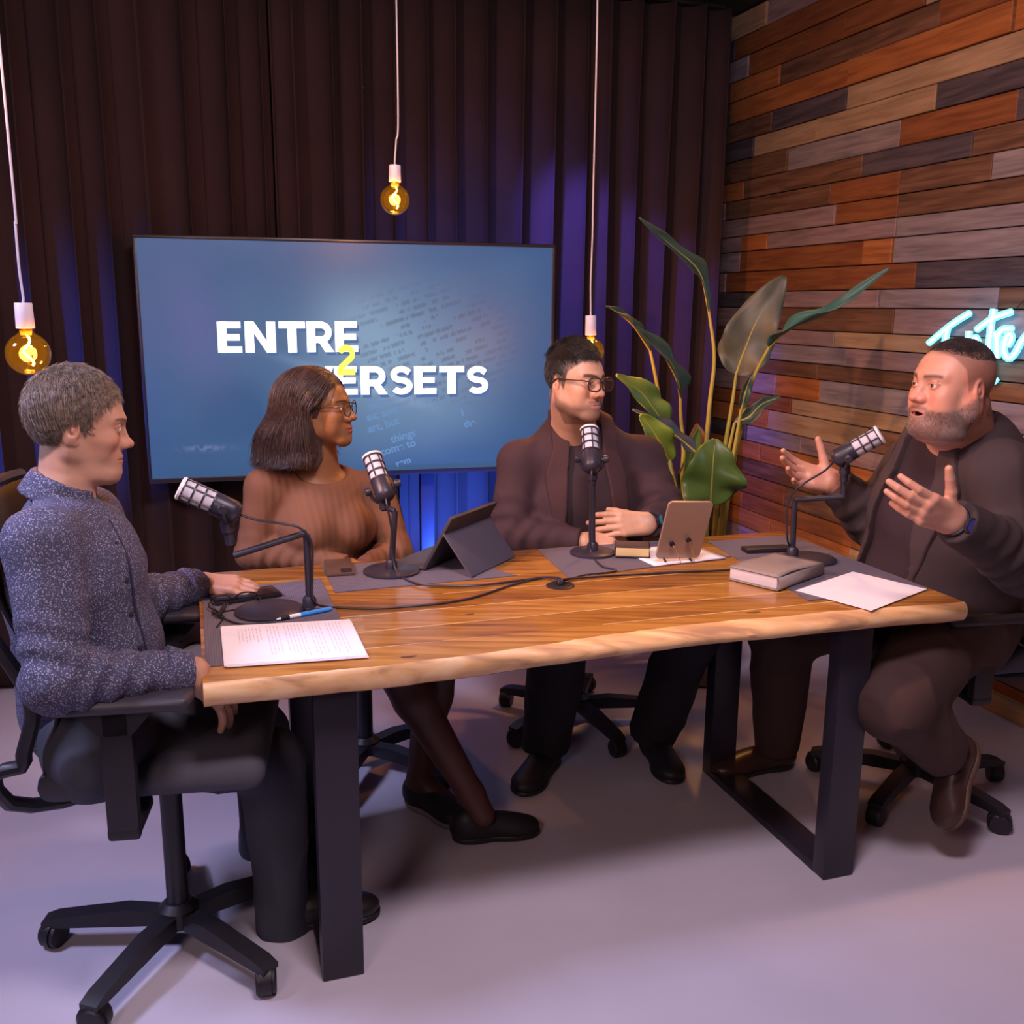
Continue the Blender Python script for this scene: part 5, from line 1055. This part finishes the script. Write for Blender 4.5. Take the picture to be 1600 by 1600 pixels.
# ---------------------------------------------------------------- the man in the speckled shirt (left)
az = .14; H1 = Frame(A(120, 664, 2.0), .40, -.16, 0, .97)
T1 = [(A(137, 1125, 1.98), .142, .80), (A(142, 1020, 1.97), .160, .78), (A(118, 905, 1.97), .168, .72), (A(106, 878, 1.98), .132, .72)]
sh1 = [A(66, 848, 1.81), A(140, 808, 2.14)]; el1 = [A(92, 1060, 1.73), A(205, 945, 2.24)]; wr1 = [A(304, 1052, 1.85), A(318, 912, 2.40)]
hip1 = [A(150, 1160, 1.88), A(160, 1120, 2.10)]; kn1 = [A(425, 1192, 2.10), A(405, 1140, 2.40)]; an1 = [A(448, 1480, 2.10), A(420, 1440, 2.46)]
M_skin1 = skin_mat('skin_fair'); g1 = (.115, .085, .065)
tipL = OZ(418, 917, .772)
root, f, rt = build_person('person with greying hair in a speckled blue shirt, seated in profile at the left', H1, az, T1, sh1, el1, wr1, hip1, kn1, an1, A(98, 780, 1.98), .050, (.058, .050, 0, .029), (.082, .068, .056),
    [dict(d=nrm(A(392, 1122, 1.98)-wr1[0]), back=(.45, -.45, .8), c=[.12, .16, .20, .25], sp=.30, sc=1.08), dict(d=nrm(tipL-wr1[1]), back=(.05, -.25, 1), c=[.22, .25, .28, .3], sp=.2, th=(.55, .25, .5))],
    dict(nose=.90, w=.92, jaw=.93, chin=.95, fat=-.009), M_skin1, lambda V, H: face_color(V, H, (.50, .26, .175), (.42, .18, .14), g1, beard=.22, beard_c=(.34, .21, .17), brow=.003, scalp=.8, w=.97))
def flow1(p): return np.stack([np.sign(p[:, 0])*.15+p[:, 0]*5, .55+.3*np.sin(p[:, 0]*60)+0*p[:, 1], -.55-5*np.abs(p[:, 0])-.6*(p[:, 1] < 0)], 1)
hair_cap(H1, hair_mat('hair_greying', (.20, .14, .105), .42, .6), root, 9500, .027, .0007, w=.93, grow=.007, top=.004, flow=flow1, seed=3, lift=.28, wild=.42)
def speckle():
    m = cloth('speckled_blue_shirt', (.07, .07, .13), .8, 0, .2); nt, b = nodes(m); tc = nt.nodes.new('ShaderNodeTexCoord'); v = nt.nodes.new('ShaderNodeTexVoronoi'); v.inputs['Scale'].default_value = 290; v.inputs['Randomness'].default_value = 1
    nz = nt.nodes.new('ShaderNodeTexNoise'); nz.inputs['Scale'].default_value = 260; nz.inputs['Detail'].default_value = 3; nt.links.new(tc.outputs['Object'], nz.inputs[0])
    nt.links.new(tc.outputs['Object'], v.inputs['Vector']); mu = nt.nodes.new('ShaderNodeMath'); mu.operation = 'SUBTRACT'; nt.links.new(nz.outputs[0], mu.inputs[0]); ml = nt.nodes.new('ShaderNodeMath'); ml.operation = 'MULTIPLY'; ml.inputs[1].default_value = .75; nt.links.new(v.outputs['Distance'], ml.inputs[0]); nt.links.new(ml.outputs[0], mu.inputs[1])
    r = ramp(nt, [(.08, (.045, .043, .085)), (.22, (.07, .068, .125)), (.32, (.20, .20, .31)), (.46, (.30, .30, .42))]); nt.links.new(mu.outputs[0], r.inputs[0]); nt.links.new(r.outputs[0], b.inputs['Base Color']); return m
S = torso_chain([(T1[0][0]+np.array([0, 0, .055]), .152, .80)]+T1[1:], f, .010); ax = nrm(T1[0][0]-T1[1][0]); S.ell(A(178, 1010, 1.97), (.075, .13, .085), k=.05)
S.cone(sh1[0], sh1[1], .064, .062, k=.04); S.cone(A(104, 850, 1.98), A(99, 812, 1.98), .085, .064, k=.03)
for i in (0, 1):
    c = nrm(wr1[i]-el1[i]); S.cone(sh1[i], el1[i], .066, .062, k=.03, wr=(.0045, .05, .95, .35)).cone(el1[i], wr1[i], .062, .040, k=.02, cut=(wr1[i]-c*.012, c), wr=(.006, .048, .15, .45))
cax = nrm(np.array([0, 0, 1])+.42*f); collar_band(S, A(97, 764, 1.98), cax, .064, .023, .0055, gap=.006, front=nrm(f-cax*(f@cax)))
for i in (0, 1): c = nrm(wr1[i]-el1[i]); collar_band(S, wr1[i]-c*.030, c, .0445, .022, .003, k=.003)
V, Q = S.mesh(.0062, noise=fold_noise(.006, (10, 10, 7), 5)); M_sh1 = speckle(); mesh_obj('shirt', V, Q, M_sh1, root)
# placket and its buttons down the front
pk = []; pd = np.array([math.cos(az-.62), math.sin(az-.62), 0]); zt = np.array([q[0][2] for q in T1]); xt = [q[0][0] for q in T1]; yt = [q[0][1] for q in T1]
for z in np.linspace(zt[3]+.10, zt[1]-.06, 26):
    c = np.array([np.interp(z, zt, xt), np.interp(z, zt, yt), z]); rr_ = np.linspace(.03, .30, 160); dd_ = S.at(c[0]+pd[0]*rr_, c[1]+pd[1]*rr_, c[2]+pd[2]*rr_); j = np.argmax(dd_ > -.001); pk.append(c+pd*rr_[j])
pk = np.array(pk); sd = np.array([-pd[1], pd[0], 0])
M_pl = cloth('placket_edge', (.022, .02, .045))
b = MB(); b.tube(smooth_path(pk[::3]+sd*.016-pd*.002, 50), .0028, 6); b.tube(smooth_path(pk[::3]-sd*.016-pd*.002, 50), .0024, 6); b.build('placket', M_pl, root)
for q in pk[3::5]: MB().lathe([(.0055, 0), (.006, .002), (.004, .003)], q+pd*.001, pd, 12).build('button', M_pl, root)

trousers(root, cloth('navy_trousers', (.040, .042, .060)), az, T1[0][0], hip1, kn1, an1, (.085, .072, .062), 7, wr=.008)
for i in (0, 1): d = np.array([.95, .25, 0]); hl = an1[i]*np.array([1, 1, 0])-d*.05; make_shoe(root, hl, hl+d*.28, (0, 0, 1), mat('black_shoe_leather', (.02, .018, .02), .35), M_black)

# ---------------------------------------------------------------- the woman in brown
az2 = -1.02; H2 = Frame(A(499, 640, 2.86), -.18, .06, 0, .96)
T2 = [(A(500, 940, 2.94), .150, .78), (A(507, 880, 2.92), .125, .80), (A(503, 815, 2.90), .142, .74), (A(500, 782, 2.91), .120, .68)]
sh2 = [A(414, 762, 2.83), A(586, 764, 2.98)]; el2 = [A(396, 862, 2.80), A(619, 862, 2.92)]; wr2 = [A(545, 886, 2.755), A(566, 890, 2.78)]
hip2 = [A(462, 950, 2.88), A(545, 950, 2.96)]; kn2 = [A(592, 1000, 2.52), A(690, 1000, 2.66)]; an2 = [A(736, 1240, 2.50), A(655, 1220, 2.68)]
M_skin2 = skin_mat('skin_deep_brown', .4, .04)
def bust(S_, e=0.):
    f_, r_ = local_axes(az2)
    for s in (-1, 1): S_.ell(T2[2][0]+f_*.075+r_*s*.068+np.array([0, 0, -.012]), (.068+e, .068+e, .066+e), k=.03)
root, f, rt = build_person('person with a dark bob, glasses and ribbed brown top, seated before the screen', H2, az2, T2, sh2, el2, wr2, hip2, kn2, an2, A(497, 722, 2.90), .050, (.052, .045, 0, .026), (.085, .066, .044),
    [dict(d=(.75, -.25, -.35), back=(.1, -.5, .85), c=[.4]*4, sc=.9), dict(d=(-.6, -.5, -.5), back=(-.1, -.5, .85), c=[.4]*4, sc=.9)],
    dict(nose=1.12, w=.98, jaw=.92, lips=1.35, chin=.95), M_skin2, lambda V, H: face_color(V, H, (.30, .13, .055), (.27, .085, .06), (.03, .018, .015), brow=.0028, scalp=1, blush=.03))
M_hair2 = hair_mat('hair_dark_brown', (.055, .026, .022), .38, .45)
S = Solid(); k2 = H2.sc
for c, r_ in (((0, -.020, .040), (.086, .100, .090)), ((0, -.050, -.010), (.094, .082, .080)), ((0, -.066, -.065), (.098, .084, .062)), ((0, -.096, -.100), (.085, .058, .038)), ((.02, -.060, -.135), (.080, .066, .040)), ((.050, -.028, -.105), (.038, .042, .075)), ((-.050, -.028, -.105), (.038, .042, .075))):
    S.ell(H2.p(*c), np.array(r_)*k2, H2.R, k=.03)
S.ell(H2.p(0, .094, -.035), np.array([.085, .092, .118])*k2, H2.R, k=.012, mode='s')
V, Q = S.mesh(.0048, noise=lambda x, y, z: (pnoise(np.stack([x, y, z*.35], -1), 62, 4)*.0045).astype(f32))
r = np.random.default_rng(8); N = 7000; th = r.uniform(0, 2*PI, N); ph = np.arccos(r.uniform(-.25, 1, N)); d = np.stack([np.sin(ph)*np.cos(th), np.sin(ph)*np.sin(th), np.cos(ph)], 1); cen = np.array([0, -.030, .040]); p0 = cen+d*np.array([.089, .107, .095])
ok = p0[:, 2] > np.interp(p0[:, 1], [-.1, .0, .02, .05, .075], [-.2, -.02, .045, .090, .108]); p0 = p0[ok]; N = len(p0); Sg = 12; paths = np.zeros((N, Sg, 3)); q = p0.copy(); wv = r.normal(size=(N, 3)); ln = r.uniform(.85, 1.12, N)
for s in range(Sg):
    paths[:, s] = q; z = q[:, 2]; rad = q[:, :2]-np.array([0, -.03]); rn = rad/np.linalg.norm(rad, axis=1)[:, None]
    out_ = np.interp(z, [-.17, -.13, -.09, -.0, .05, .13], [1.5, .5, -.05, .30, .5, 1.6]); back_ = np.interp(z, [-.12, -.07, -.02, .05], [.10, -.30, -.62, -.4])*np.clip(.45-p0[:, 1]*9, .12, 1)
    fr_ = (q[:, 1] > -.03)*(z > .02); v = np.stack([rn[:, 0]*out_*(1+.8*fr_), np.minimum(rn[:, 1], .0+.9*(1-fr_))*out_*.75+back_-.25*fr_, -np.ones(N)], 1)+wv*.06+.10*np.sin(p0*40+s*.7); v /= np.linalg.norm(v, axis=1)[:, None]; er = np.array([.096, .112, .097]); gg = (q-cen)/er**2; gg /= np.linalg.norm(gg, axis=1)[:, None]; tt = np.stack([np.where(p0[:, 0] >= 0, .6, -.6)*(1+0*z), -.35-.4*(q[:, 1] > 0), -1.1+0*z], 1)+wv*.07; tt -= gg*(tt*gg).sum(1)[:, None]; tt /= np.linalg.norm(tt, axis=1)[:, None]; wt = np.clip((z+.02)/.09, 0, 1)[:, None]; v = v*(1-wt)+tt*wt; dz = np.clip((z+.185)/.08, 0.02, 1)
    q = q+v*(.0235*ln*dz)[:, None]; inf = ((q[:, 1] > .012) & (q[:, 2] < .02)); q[inf, 1] = q[inf, 1]*.3+.0015; lev = np.linalg.norm((q-cen)/er, axis=1)[:, None]; q = np.where((q[:, 2:] > .0) & (lev < 1.0), cen+(q-cen)/lev, q)
V2, Q2 = strands(H2.c+k2*(paths.reshape(-1, 3)@H2.R.T).reshape(paths.shape), .0010); mesh_obj('hair', np.concatenate([V, V2]), np.concatenate([Q, Q2+len(V)]), M_hair2, root)
S = torso_chain(T2, f, .008); bust(S, .004); S.cone(sh2[0], sh2[1], .050, .050, k=.035)
for i in (0, 1): c = nrm(wr2[i]-el2[i]); S.cone(sh2[i], el2[i], .056, .049, k=.03, wr=(.002, .05, .95, .3)).cone(el2[i], wr2[i], .049, .034, k=.02, cut=(wr2[i]-c*.01, c), wr=(.004, .04, .2, .4))
nk = A(500, 728, 2.90)+f*.03; S.put(s_ell(nk, (.088, .088, .050)), .008, 's')
V, Q = S.mesh(.0062, noise=fold_noise(.004, (10, 10, 6), 9)); 
def rib():
    m = cloth('ribbed_brown_knit', (.20, .085, .045), .8, 0, .2, 600, .06); nt, b = nodes(m); tc = nt.nodes.new('ShaderNodeTexCoord'); mp = nt.nodes.new('ShaderNodeMapping'); mp.inputs['Rotation'].default_value = (0, 0, -(az2+PI/2)); nt.links.new(tc.outputs['Object'], mp.inputs[0])
    w = nt.nodes.new('ShaderNodeTexWave'); w.bands_direction = 'X'; w.inputs['Scale'].default_value = 14; nt.links.new(mp.outputs[0], w.inputs[0]); bp = nt.nodes.new('ShaderNodeBump'); bp.inputs['Strength'].default_value = .22; bp.inputs['Distance'].default_value = .004; nt.links.new(w.outputs['Fac'], bp.inputs['Height']); nt.links.new(bp.outputs[0], b.inputs['Normal']); return m
mesh_obj('ribbed_top', V, Q, rib(), root)
eyeglasses(H2, root, mat('dark_gold_rims', (.10, .06, .03), .25, .6), .98, .0245, .0215, .103, .1)
# skirt and sheer tights
S = Solid(); S.cone(hip2[0], hip2[1], .118, .118, k=.03).cone((hip2[0]+hip2[1])/2, T2[1][0], .125, .118, k=.03, flat=(f, .8))
for i in (0, 1): S.cone(hip2[i], hip2[i]+(kn2[i]-hip2[i])*.9, .100, .082, k=.05)
S.cone(hip2[0]*.4+kn2[0]*.6, hip2[1]*.4+kn2[1]*.6, .07, .07, k=.05); V, Q = S.mesh(.010, noise=fold_noise(.004, (9, 9, 6), 3)); mesh_obj('skirt', V, Q, cloth('brown_skirt', (.10, .05, .038)), root)
S = Solid()
for i in (0, 1):
    mid = kn2[i]*.62+an2[i]*.38; bkd = nrm(np.cross(an2[i]-kn2[i], [.87, .5, 0]))*-.012; S.cone(hip2[i]+(kn2[i]-hip2[i])*.7, kn2[i], .072, .062, k=.02).cone(kn2[i], mid, .060, .057, k=.02).cone(mid, an2[i], .057, .037, k=.02)
for a_, t_ in ((an2[0], A(768, 1296, 2.47)), (an2[1], A(728, 1282, 2.60))): S.cone(a_, a_*.4+t_*.6, .036, .034, k=.02)
V, Q = S.mesh(.008); mesh_obj('tights', V, Q, mat('sheer_dark_tights', (.075, .028, .024), .5), root)
M_shoe = mat('black_suede_shoe', (.014, .012, .018), .55)
for a_, t_ in ((an2[0], OZ(772, 1308, .0)), (an2[1], OZ(735, 1302, .0))):
    d = (t_-a_)*np.array([1, 1, 0]); hl = a_*np.array([1, 1, 0])-nrm(d)*.05; hl[2] = .001; make_shoe(root, hl, hl+nrm(d)*.245, (0, 0, 1), M_shoe, mat('pale_sole', (.20, .17, .18), .6) if a_ is an2[1] else M_black, w=.042, high=.062)

# ---------------------------------------------------------------- jackets
def jacket(parent, m, torso, f, rt, sh, el, wr, neck_c, sr, ar, wfun, lapw, seed, hem=None, m_lap=None, infl=.020, extra=None, cuts=None, zl=None, up_z=None):
    base = torso_chain(torso, f, infl); base.cone(sh[0], sh[1], sr, sr, k=.045); base.cone(torso[-1][0], neck_c, .105, .080, k=.04)
    if extra: extra(base, infl)
    arms = Solid()
    for i in (0, 1): c = nrm(wr[i]-el[i]); arms.cone(sh[i], el[i], ar[0], ar[1], k=.035, wr=(.006, .06, .9, .35)).cone(el[i], wr[i], ar[1], ar[2], k=.025, cut=(wr[i]-c*.012, c), wr=(.007, .055, .15, .45))
    zs = [q[0][2] for q in torso]; xs_ = [q[0][0] for q in torso]; ys_ = [q[0][1] for q in torso]; o = np.argsort(zs); zs = np.array(zs)[o]; xs_ = np.array(xs_)[o]; ys_ = np.array(ys_)[o]
    def lf(X, Y, Z): cx = np.interp(Z, zs, xs_).astype(f32); cy = np.interp(Z, zs, ys_).astype(f32); return (X-cx)*rt[0]+(Y-cy)*rt[1], (X-cx)*f[0]+(Y-cy)*f[1]
    def opening(X, Y, Z): l, fr = lf(X, Y, Z); return np.maximum(np.abs(l+0*Z)-wfun(Z).astype(f32), -fr+.0)
    def body(X, Y, Z): return smax(base.at(X, Y, Z), -opening(X, Y, Z), .004)
    lo, hi = base.bounds(); S = Solid(); S.put((body, lo, hi), .001)
    for op in arms.ops: S.put((op[0], op[1], op[2]), .03)
    S.put(s_cone(neck_c-np.array([0, 0, .05]), neck_c+np.array([0, 0, .12]), .062, .074), .006, 's')
    V, Q = S.mesh(.0060, noise=fold_noise(.007, (10, 10, 7), seed)); V = smooth_mesh(V, Q, 2, .5); mesh_obj('jacket', V, Q, m, parent)
    def lap(X, Y, Z):                                               # lapels: a raised strip on each side of the opening
        l, fr = lf(X, Y, Z); w0 = wfun(Z).astype(f32); w1 = w0+lapw(Z).astype(f32); a = np.abs(l+0*Z)
        return np.maximum(np.maximum(base.at(X, Y, Z)-.0105, np.maximum(w0-.004-a, a-w1)), -fr+.01)
    S = Solid(); S.put((lap, lo-.01, hi+.01), .001); S.put(s_cone(neck_c-np.array([0, 0, .05]), neck_c+np.array([0, 0, .12]), .064, .078), .006, 's')
    V, Q = S.mesh(.0044, noise=fold_noise(.006, (9, 9, 6), seed)); V = smooth_mesh(V, Q, 2, .5); mesh_obj('lapels', V, Q, m_lap or m, parent)

# ---------------------------------------------------------------- the man in glasses
az3 = -1.42; H3 = Frame(A(898, 597, 3.04), -.78, -.02, .04, 1.02)
T3 = [(A(906, 890, 3.26), .185, .80), (A(906, 840, 3.23), .185, .80), (A(906, 785, 3.20), .190, .70), (A(903, 725, 3.20), .160, .66)]
sh3 = [A(812, 722, 3.14), A(1004, 716, 3.22)]; el3 = [A(797, 838, 3.07), A(1043, 806, 3.14)]; wr3 = [A(915, 848, 2.985), A(1012, 818, 3.005)]
hip3 = [A(868, 925, 3.18), A(945, 925, 3.20)]; kn3 = [A(876, 985, 2.80), A(1078, 985, 2.90)]; an3 = [A(856, 1160, 2.96), A(1022, 1142, 3.06)]
M_skin3 = skin_mat('skin_olive')
root, f, rt = build_person('person with dark hair and glasses in a plum jacket, hands clasped on the table', H3, az3, T3, sh3, el3, wr3, hip3, kn3, an3, A(896, 672, 3.15), .066, (.060, .052, 0, .031), (.100, .082, .068),
    [dict(d=(.86, .10, .12), back=(.1, -.62, .75), c=[.50, .55, .6, .65], sc=1.0, th=(.6, .2, .4)), dict(d=(-.95, -.20, .02), back=(.12, -.90, .34), c=[.20, .24, .28, .32], sc=1.04, sp=.05, th=(.42, .25, .3))],
    dict(nose=1.10, w=.97, jaw=.97, fat=.0), M_skin3, lambda V, H: face_color(V, H, (.60, .34, .225), (.50, .22, .18), (.020, .014, .014), beard=.62, beard_c=(.13, .08, .065), brow=.0048, scalp=.85, w=.97, blo=.016), shoulder_r=.06)
def hl3(y): return np.interp(y, [-.11, -.06, -.03, -.012, .0, .018, .030, .050, .075, .10], [-.075, -.070, -.040, .020, .012, -.018, .034, .048, .066, .070])
def flow3(p): return np.stack([.15+0*p[:, 0], .9+0*p[:, 1], .25-(np.abs(p[:, 0]) > .05)*1.6-(p[:, 1] < -.05)*1.2], 1)
M_h3 = hair_mat('hair_near_black', (.011, .008, .010), .42, .5)
hair_cap(H3, M_h3, root, 4200, .014, .0008, w=.97, grow=.003, hl=hl3, flow=flow3, seed=5, lift=.3)
hair_cap(H3, M_h3, root, 5200, .024, .0009, w=.92, grow=.005, top=.011, hl=lambda y: np.interp(y, [-.1, 0, .05, .1], [.075, .070, .068, .074]), flow=flow3, seed=6, lift=.5, name='hair_top')
M_tee3 = cloth('plum_tee', (.040, .024, .032)); S = torso_chain(T3, f, .008); S.cone(sh3[0], sh3[1], .055, .055, k=.03).cone(T3[3][0], A(895, 672, 3.16), .100, .076, k=.03).ell(T3[1][0]+f*.05, (.15, .13, .10), k=.05)
S.put(s_ell(A(896, 655, 3.13)+f*.03, (.080, .085, .036)), .005, 's'); V, Q = S.mesh(.0075, noise=fold_noise(.004, (8, 8, 6), 12)); mesh_obj('t_shirt', V, Q, M_tee3, root)
zA, zB = A(900, 700, 3.08)[2], A(900, 860, 3.08)[2]
jacket(root, cloth('plum_jacket', (.048, .023, .029)), T3, f, rt, sh3, el3, wr3, A(893, 668, 3.18), .068, (.070, .064, .046), lambda Z: np.interp(Z, [zB, zA], [.098, .060]), lambda Z: np.interp(Z, [zB, zB+.05, zA-.09, zA], [.012, .03, .062, .045]), 13,
       m_lap=cloth('plum_lapel', (.056, .025, .028)), extra=lambda b_, i_: b_.ell(T3[1][0]+f*.05, (.15+i_, .13+i_*.4, .10+i_), k=.05))
M_tr3 = cloth('black_trousers', (.016, .014, .022)); trousers(root, M_tr3, az3, T3[0][0], hip3, kn3, an3, (.104, .092, .080), 14)
eyeglasses(H3, root, mat('brown_rims', (.045, .022, .015), .3), .97, .0268, .0200, .107, .55, .0021)
watch(root, wr3[1]+nrm(el3[1]-wr3[1])*.012, el3[1]-wr3[1], .032, (.55, -.75, .35), (.02, .30, .40))
for i, (hx, tx) in enumerate(((OZ(868, 1180), OZ(838, 1216)), (OZ(1010, 1160), OZ(1034, 1198)))): d = nrm((tx-hx)*np.array([1, 1, 0])); hl = an3[i]*np.array([1, 1, 0])-d*.05+np.array([0, 0, .001]); make_shoe(root, hl, hl+d*.29, (0, 0, 1), M_shoe, M_black, w=.052)

# ---------------------------------------------------------------- the bearded man talking (right)
az4 = -2.86; H4 = Frame(A(1489, 605, 2.52), -2.88, .05, .0, 1.06)
T4 = [(np.array([1.33, 2.82, .62]), .205, .88), (A(1474, 905, 2.76), .208, .90), (A(1484, 810, 2.70), .205, .80), (A(1500, 738, 2.66), .175, .74)]
sh4 = [A(1432, 728, 2.86), A(1566, 742, 2.46)]; el4 = [A(1365, 812, 2.90), A(1597, 878, 2.38)]; wr4 = [A(1300, 752, 2.86), A(1488, 812, 2.24)]
hip4 = [np.array([1.22, 2.93, .60]), np.array([1.30, 2.68, .60])]; kn4 = [A(1222, 985, 2.86), A(1398, 1094, 2.36)]; an4 = [A(1214, 1160, 2.96), A(1474, 1172, 2.44)]
M_skin4 = skin_mat('skin_ruddy'); hl4 = lambda y: np.interp(y, [-.11, -.06, -.03, -.012, .0, .018, .030, .050, .070, .10], [-.070, -.065, -.030, .020, .012, -.010, .045, .070, .088, .10])
def col4(V, H):
    c = face_color(V, H, (.57, .28, .195), (.50, .20, .17), (.10, .055, .045), beard=.72, beard_c=(.17, .10, .085), brow=.0042, scalp=.55, w=1.06, hl=hl4, blush=.13); L = H.loc(V); m = (np.linalg.norm(L, axis=1) < .16)*np.clip((L[:, 2]-.072)/.02, 0, 1)*(L[:, 1] < .075)*.75
    g = (np.linalg.norm(L, axis=1) < .16)*(L[:, 2] < -.05)*(L[:, 1] < .06)*(L[:, 1] > .0)*.35; c = c*(1-g[:, None])+np.array([.40, .32, .29])*g[:, None]
    inn = (np.abs(L[:, 0]) < .018)*(np.abs(L[:, 2]+.069) < .0065)*(L[:, 1] < .0865)*(L[:, 1] > .02); c[inn > 0] = (.06, .015, .015)
    return c*(1-m[:, None])+np.array([.05, .028, .030])*m[:, None]
def ex4(S_): S_.cone(A(1508, 690, 2.62), H4.p(0, -.045, -.045), .074, .054, k=.03); S_.ell(H4.p(0, .020, -.105), np.array([.062, .062, .034])*1.06, H4.R, k=.03)
root, f, rt = build_person('person with cropped hair and beard in a dark blazer, both hands raised', H4, az4, T4, sh4, el4, wr4, hip4, kn4, an4, A(1500, 700, 2.62), .074, (.072, .062, 0, .034), (.112, .092, .070),
    [dict(d=(-.93, -.05, .20), back=(-.15, .80, -.45), c=[.22, .30, .36, .34], sc=1.06, sp=.20, th=(1.15, .25, .10)), dict(d=(-.84, -.34, .34), back=(-.28, -.86, -.12), c=[.28, .27, .28, .32], sc=1.08, sp=.04, th=(.95, .15, .10))],
    dict(nose=1.15, w=1.06, jaw=1.08, fat=.006, lid=.72, mouth=.007, chin=1.15, lips=1.05), M_skin4, col4, shoulder_r=.07, extra=ex4)
def flow4(p): return np.stack([0*p[:, 0]+.1, .9+0*p[:, 1], .5+0*p[:, 2]], 1)
hair_cap(H4, hair_mat('hair_dark_cropped', (.028, .016, .019), .45, .4), root, 7000, .006, .00055, w=1.02, grow=.0020, hl=lambda y: np.interp(y, [-.1, 0, .05, .075, .1], [.064, .062, .074, .088, .11]), flow=flow4, seed=7, lift=.8, cut_k=.006)
# beard: short strands standing on the jaw
r = np.random.default_rng(12); P0 = []
body = [c for c in root.children if c.name.startswith('body')][0]; me = body.data; co = np.zeros(len(me.vertices)*3, f32); me.vertices.foreach_get('co', co); co = co.reshape(-1, 3)+np.array(root.location); no = np.zeros(len(me.vertices)*3, f32); me.vertices.foreach_get('normal', no); no = no.reshape(-1, 3)
def beard(root_, H, m, thr, dens, ln, seed):
    body = [c for c in root_.children if c.name.startswith('body')][0]; me = body.data; co = np.zeros(len(me.vertices)*3, f32); me.vertices.foreach_get('co', co); co = co.reshape(-1, 3)+np.array(root_.location); no = np.zeros(len(me.vertices)*3, f32); me.vertices.foreach_get('normal', no); no = no.reshape(-1, 3)
    L = H.loc(co); y, z = L[:, 1], L[:, 2]; x = np.abs(L[:, 0]); lim = np.interp(y, [-.02, .01, .04, .07, .09, .12], [.005, -.02, -.045, -.052, -.050, -.050])
    ok = (np.linalg.norm(L, axis=1) < .16) & (z < lim-.004) & (y > -.008) & (z > -.118) & ~((y > .070) & (x < .026) & (np.abs(z+.0665) < .0125)); r = np.random.default_rng(seed); ok &= r.random(len(L)) < dens
    ok &= ~((z > -.052) & (x < .014) & (y > .09)); p = co[ok]; nn = no[ok]; n = len(p); dn = H.v(0, .1, -1); v = nn*.45+dn[None]*.75+r.normal(size=(n, 3))*.28; v /= np.linalg.norm(v, axis=1)[:, None]; l = ln*(.6+.8*r.random(n))
    paths = np.stack([p-nn*.0005+v*(l*t)[:, None]-nn*(l*.25*t*t)[:, None] for t in (0, .35, .7, 1.)], 1); V, Q = strands(paths, .00045); return mesh_obj('beard', V, Q, m, root_)
beard(root, H4, hair_mat('beard_greying', (.22, .145, .125), .5, .5), 0, .60, .0055, 3)
M_tee4 = cloth('dark_plum_tee', (.034, .018, .026)); S = torso_chain(T4, f, .008); S.cone(sh4[0], sh4[1], .060, .060, k=.03).cone(T4[3][0], A(1500, 712, 2.64), .110, .088, k=.03).ell(T4[1][0]+f*.06, (.17, .17, .14), k=.06)
S.put(s_ell(A(1500, 680, 2.62), (.086, .086, .036)), .005, 's'); V, Q = S.mesh(.0075, noise=fold_noise(.004, (8, 8, 6), 22)); mesh_obj('t_shirt', V, Q, M_tee4, root)
zA, zB = A(1450, 700, 2.6)[2], A(1450, 900, 2.6)[2]
jacket(root, cloth('charcoal_brown_blazer', (.046, .029, .032)), T4, f, rt, sh4, el4, wr4, A(1502, 705, 2.64), .084, (.088, .078, .052), lambda Z: np.interp(Z, [zB-.1, zB, zA], [.13, .11, .075]), lambda Z: np.interp(Z, [zB, zB+.06, zA-.10, zA], [.010, .03, .070, .045]), 23,
       m_lap=cloth('blazer_lapel', (.054, .033, .036)), extra=lambda b_, i_: b_.ell(T4[1][0]+f*.05, (.17+i_, .17+i_, .14+i_), k=.06))
trousers(root, cloth('brown_black_trousers', (.050, .024, .022)), az4, T4[0][0], hip4, kn4, an4, (.122, .100, .068), 24, wr=.008)
watch(root, wr4[1]+nrm(el4[1]-wr4[1])*.012, el4[1]-wr4[1], .036, (.15, -.95, .1), (.05, .04, .35))
M_s4 = mat('brown_black_leather', (.045, .022, .018), .35); M_sole4 = mat('brown_sole', (.09, .045, .03), .6)
tx = OZ(1150, 1208); hx = an4[0]*np.array([1, 1, 0]); d = nrm((tx-hx)*np.array([1, 1, 0])); make_shoe(root, hx-d*.06+np.array([0, 0, .001]), hx+d*.24, (0, 0, 1), M_s4, M_black, w=.054, laces=True)
heel = A(1522, 1160, 2.48); toe = A(1482, 1297, 2.40); make_shoe(root, heel, toe, (-.80, -.25, .15), M_s4, M_sole4, w=.052, high=.085, laces=True)
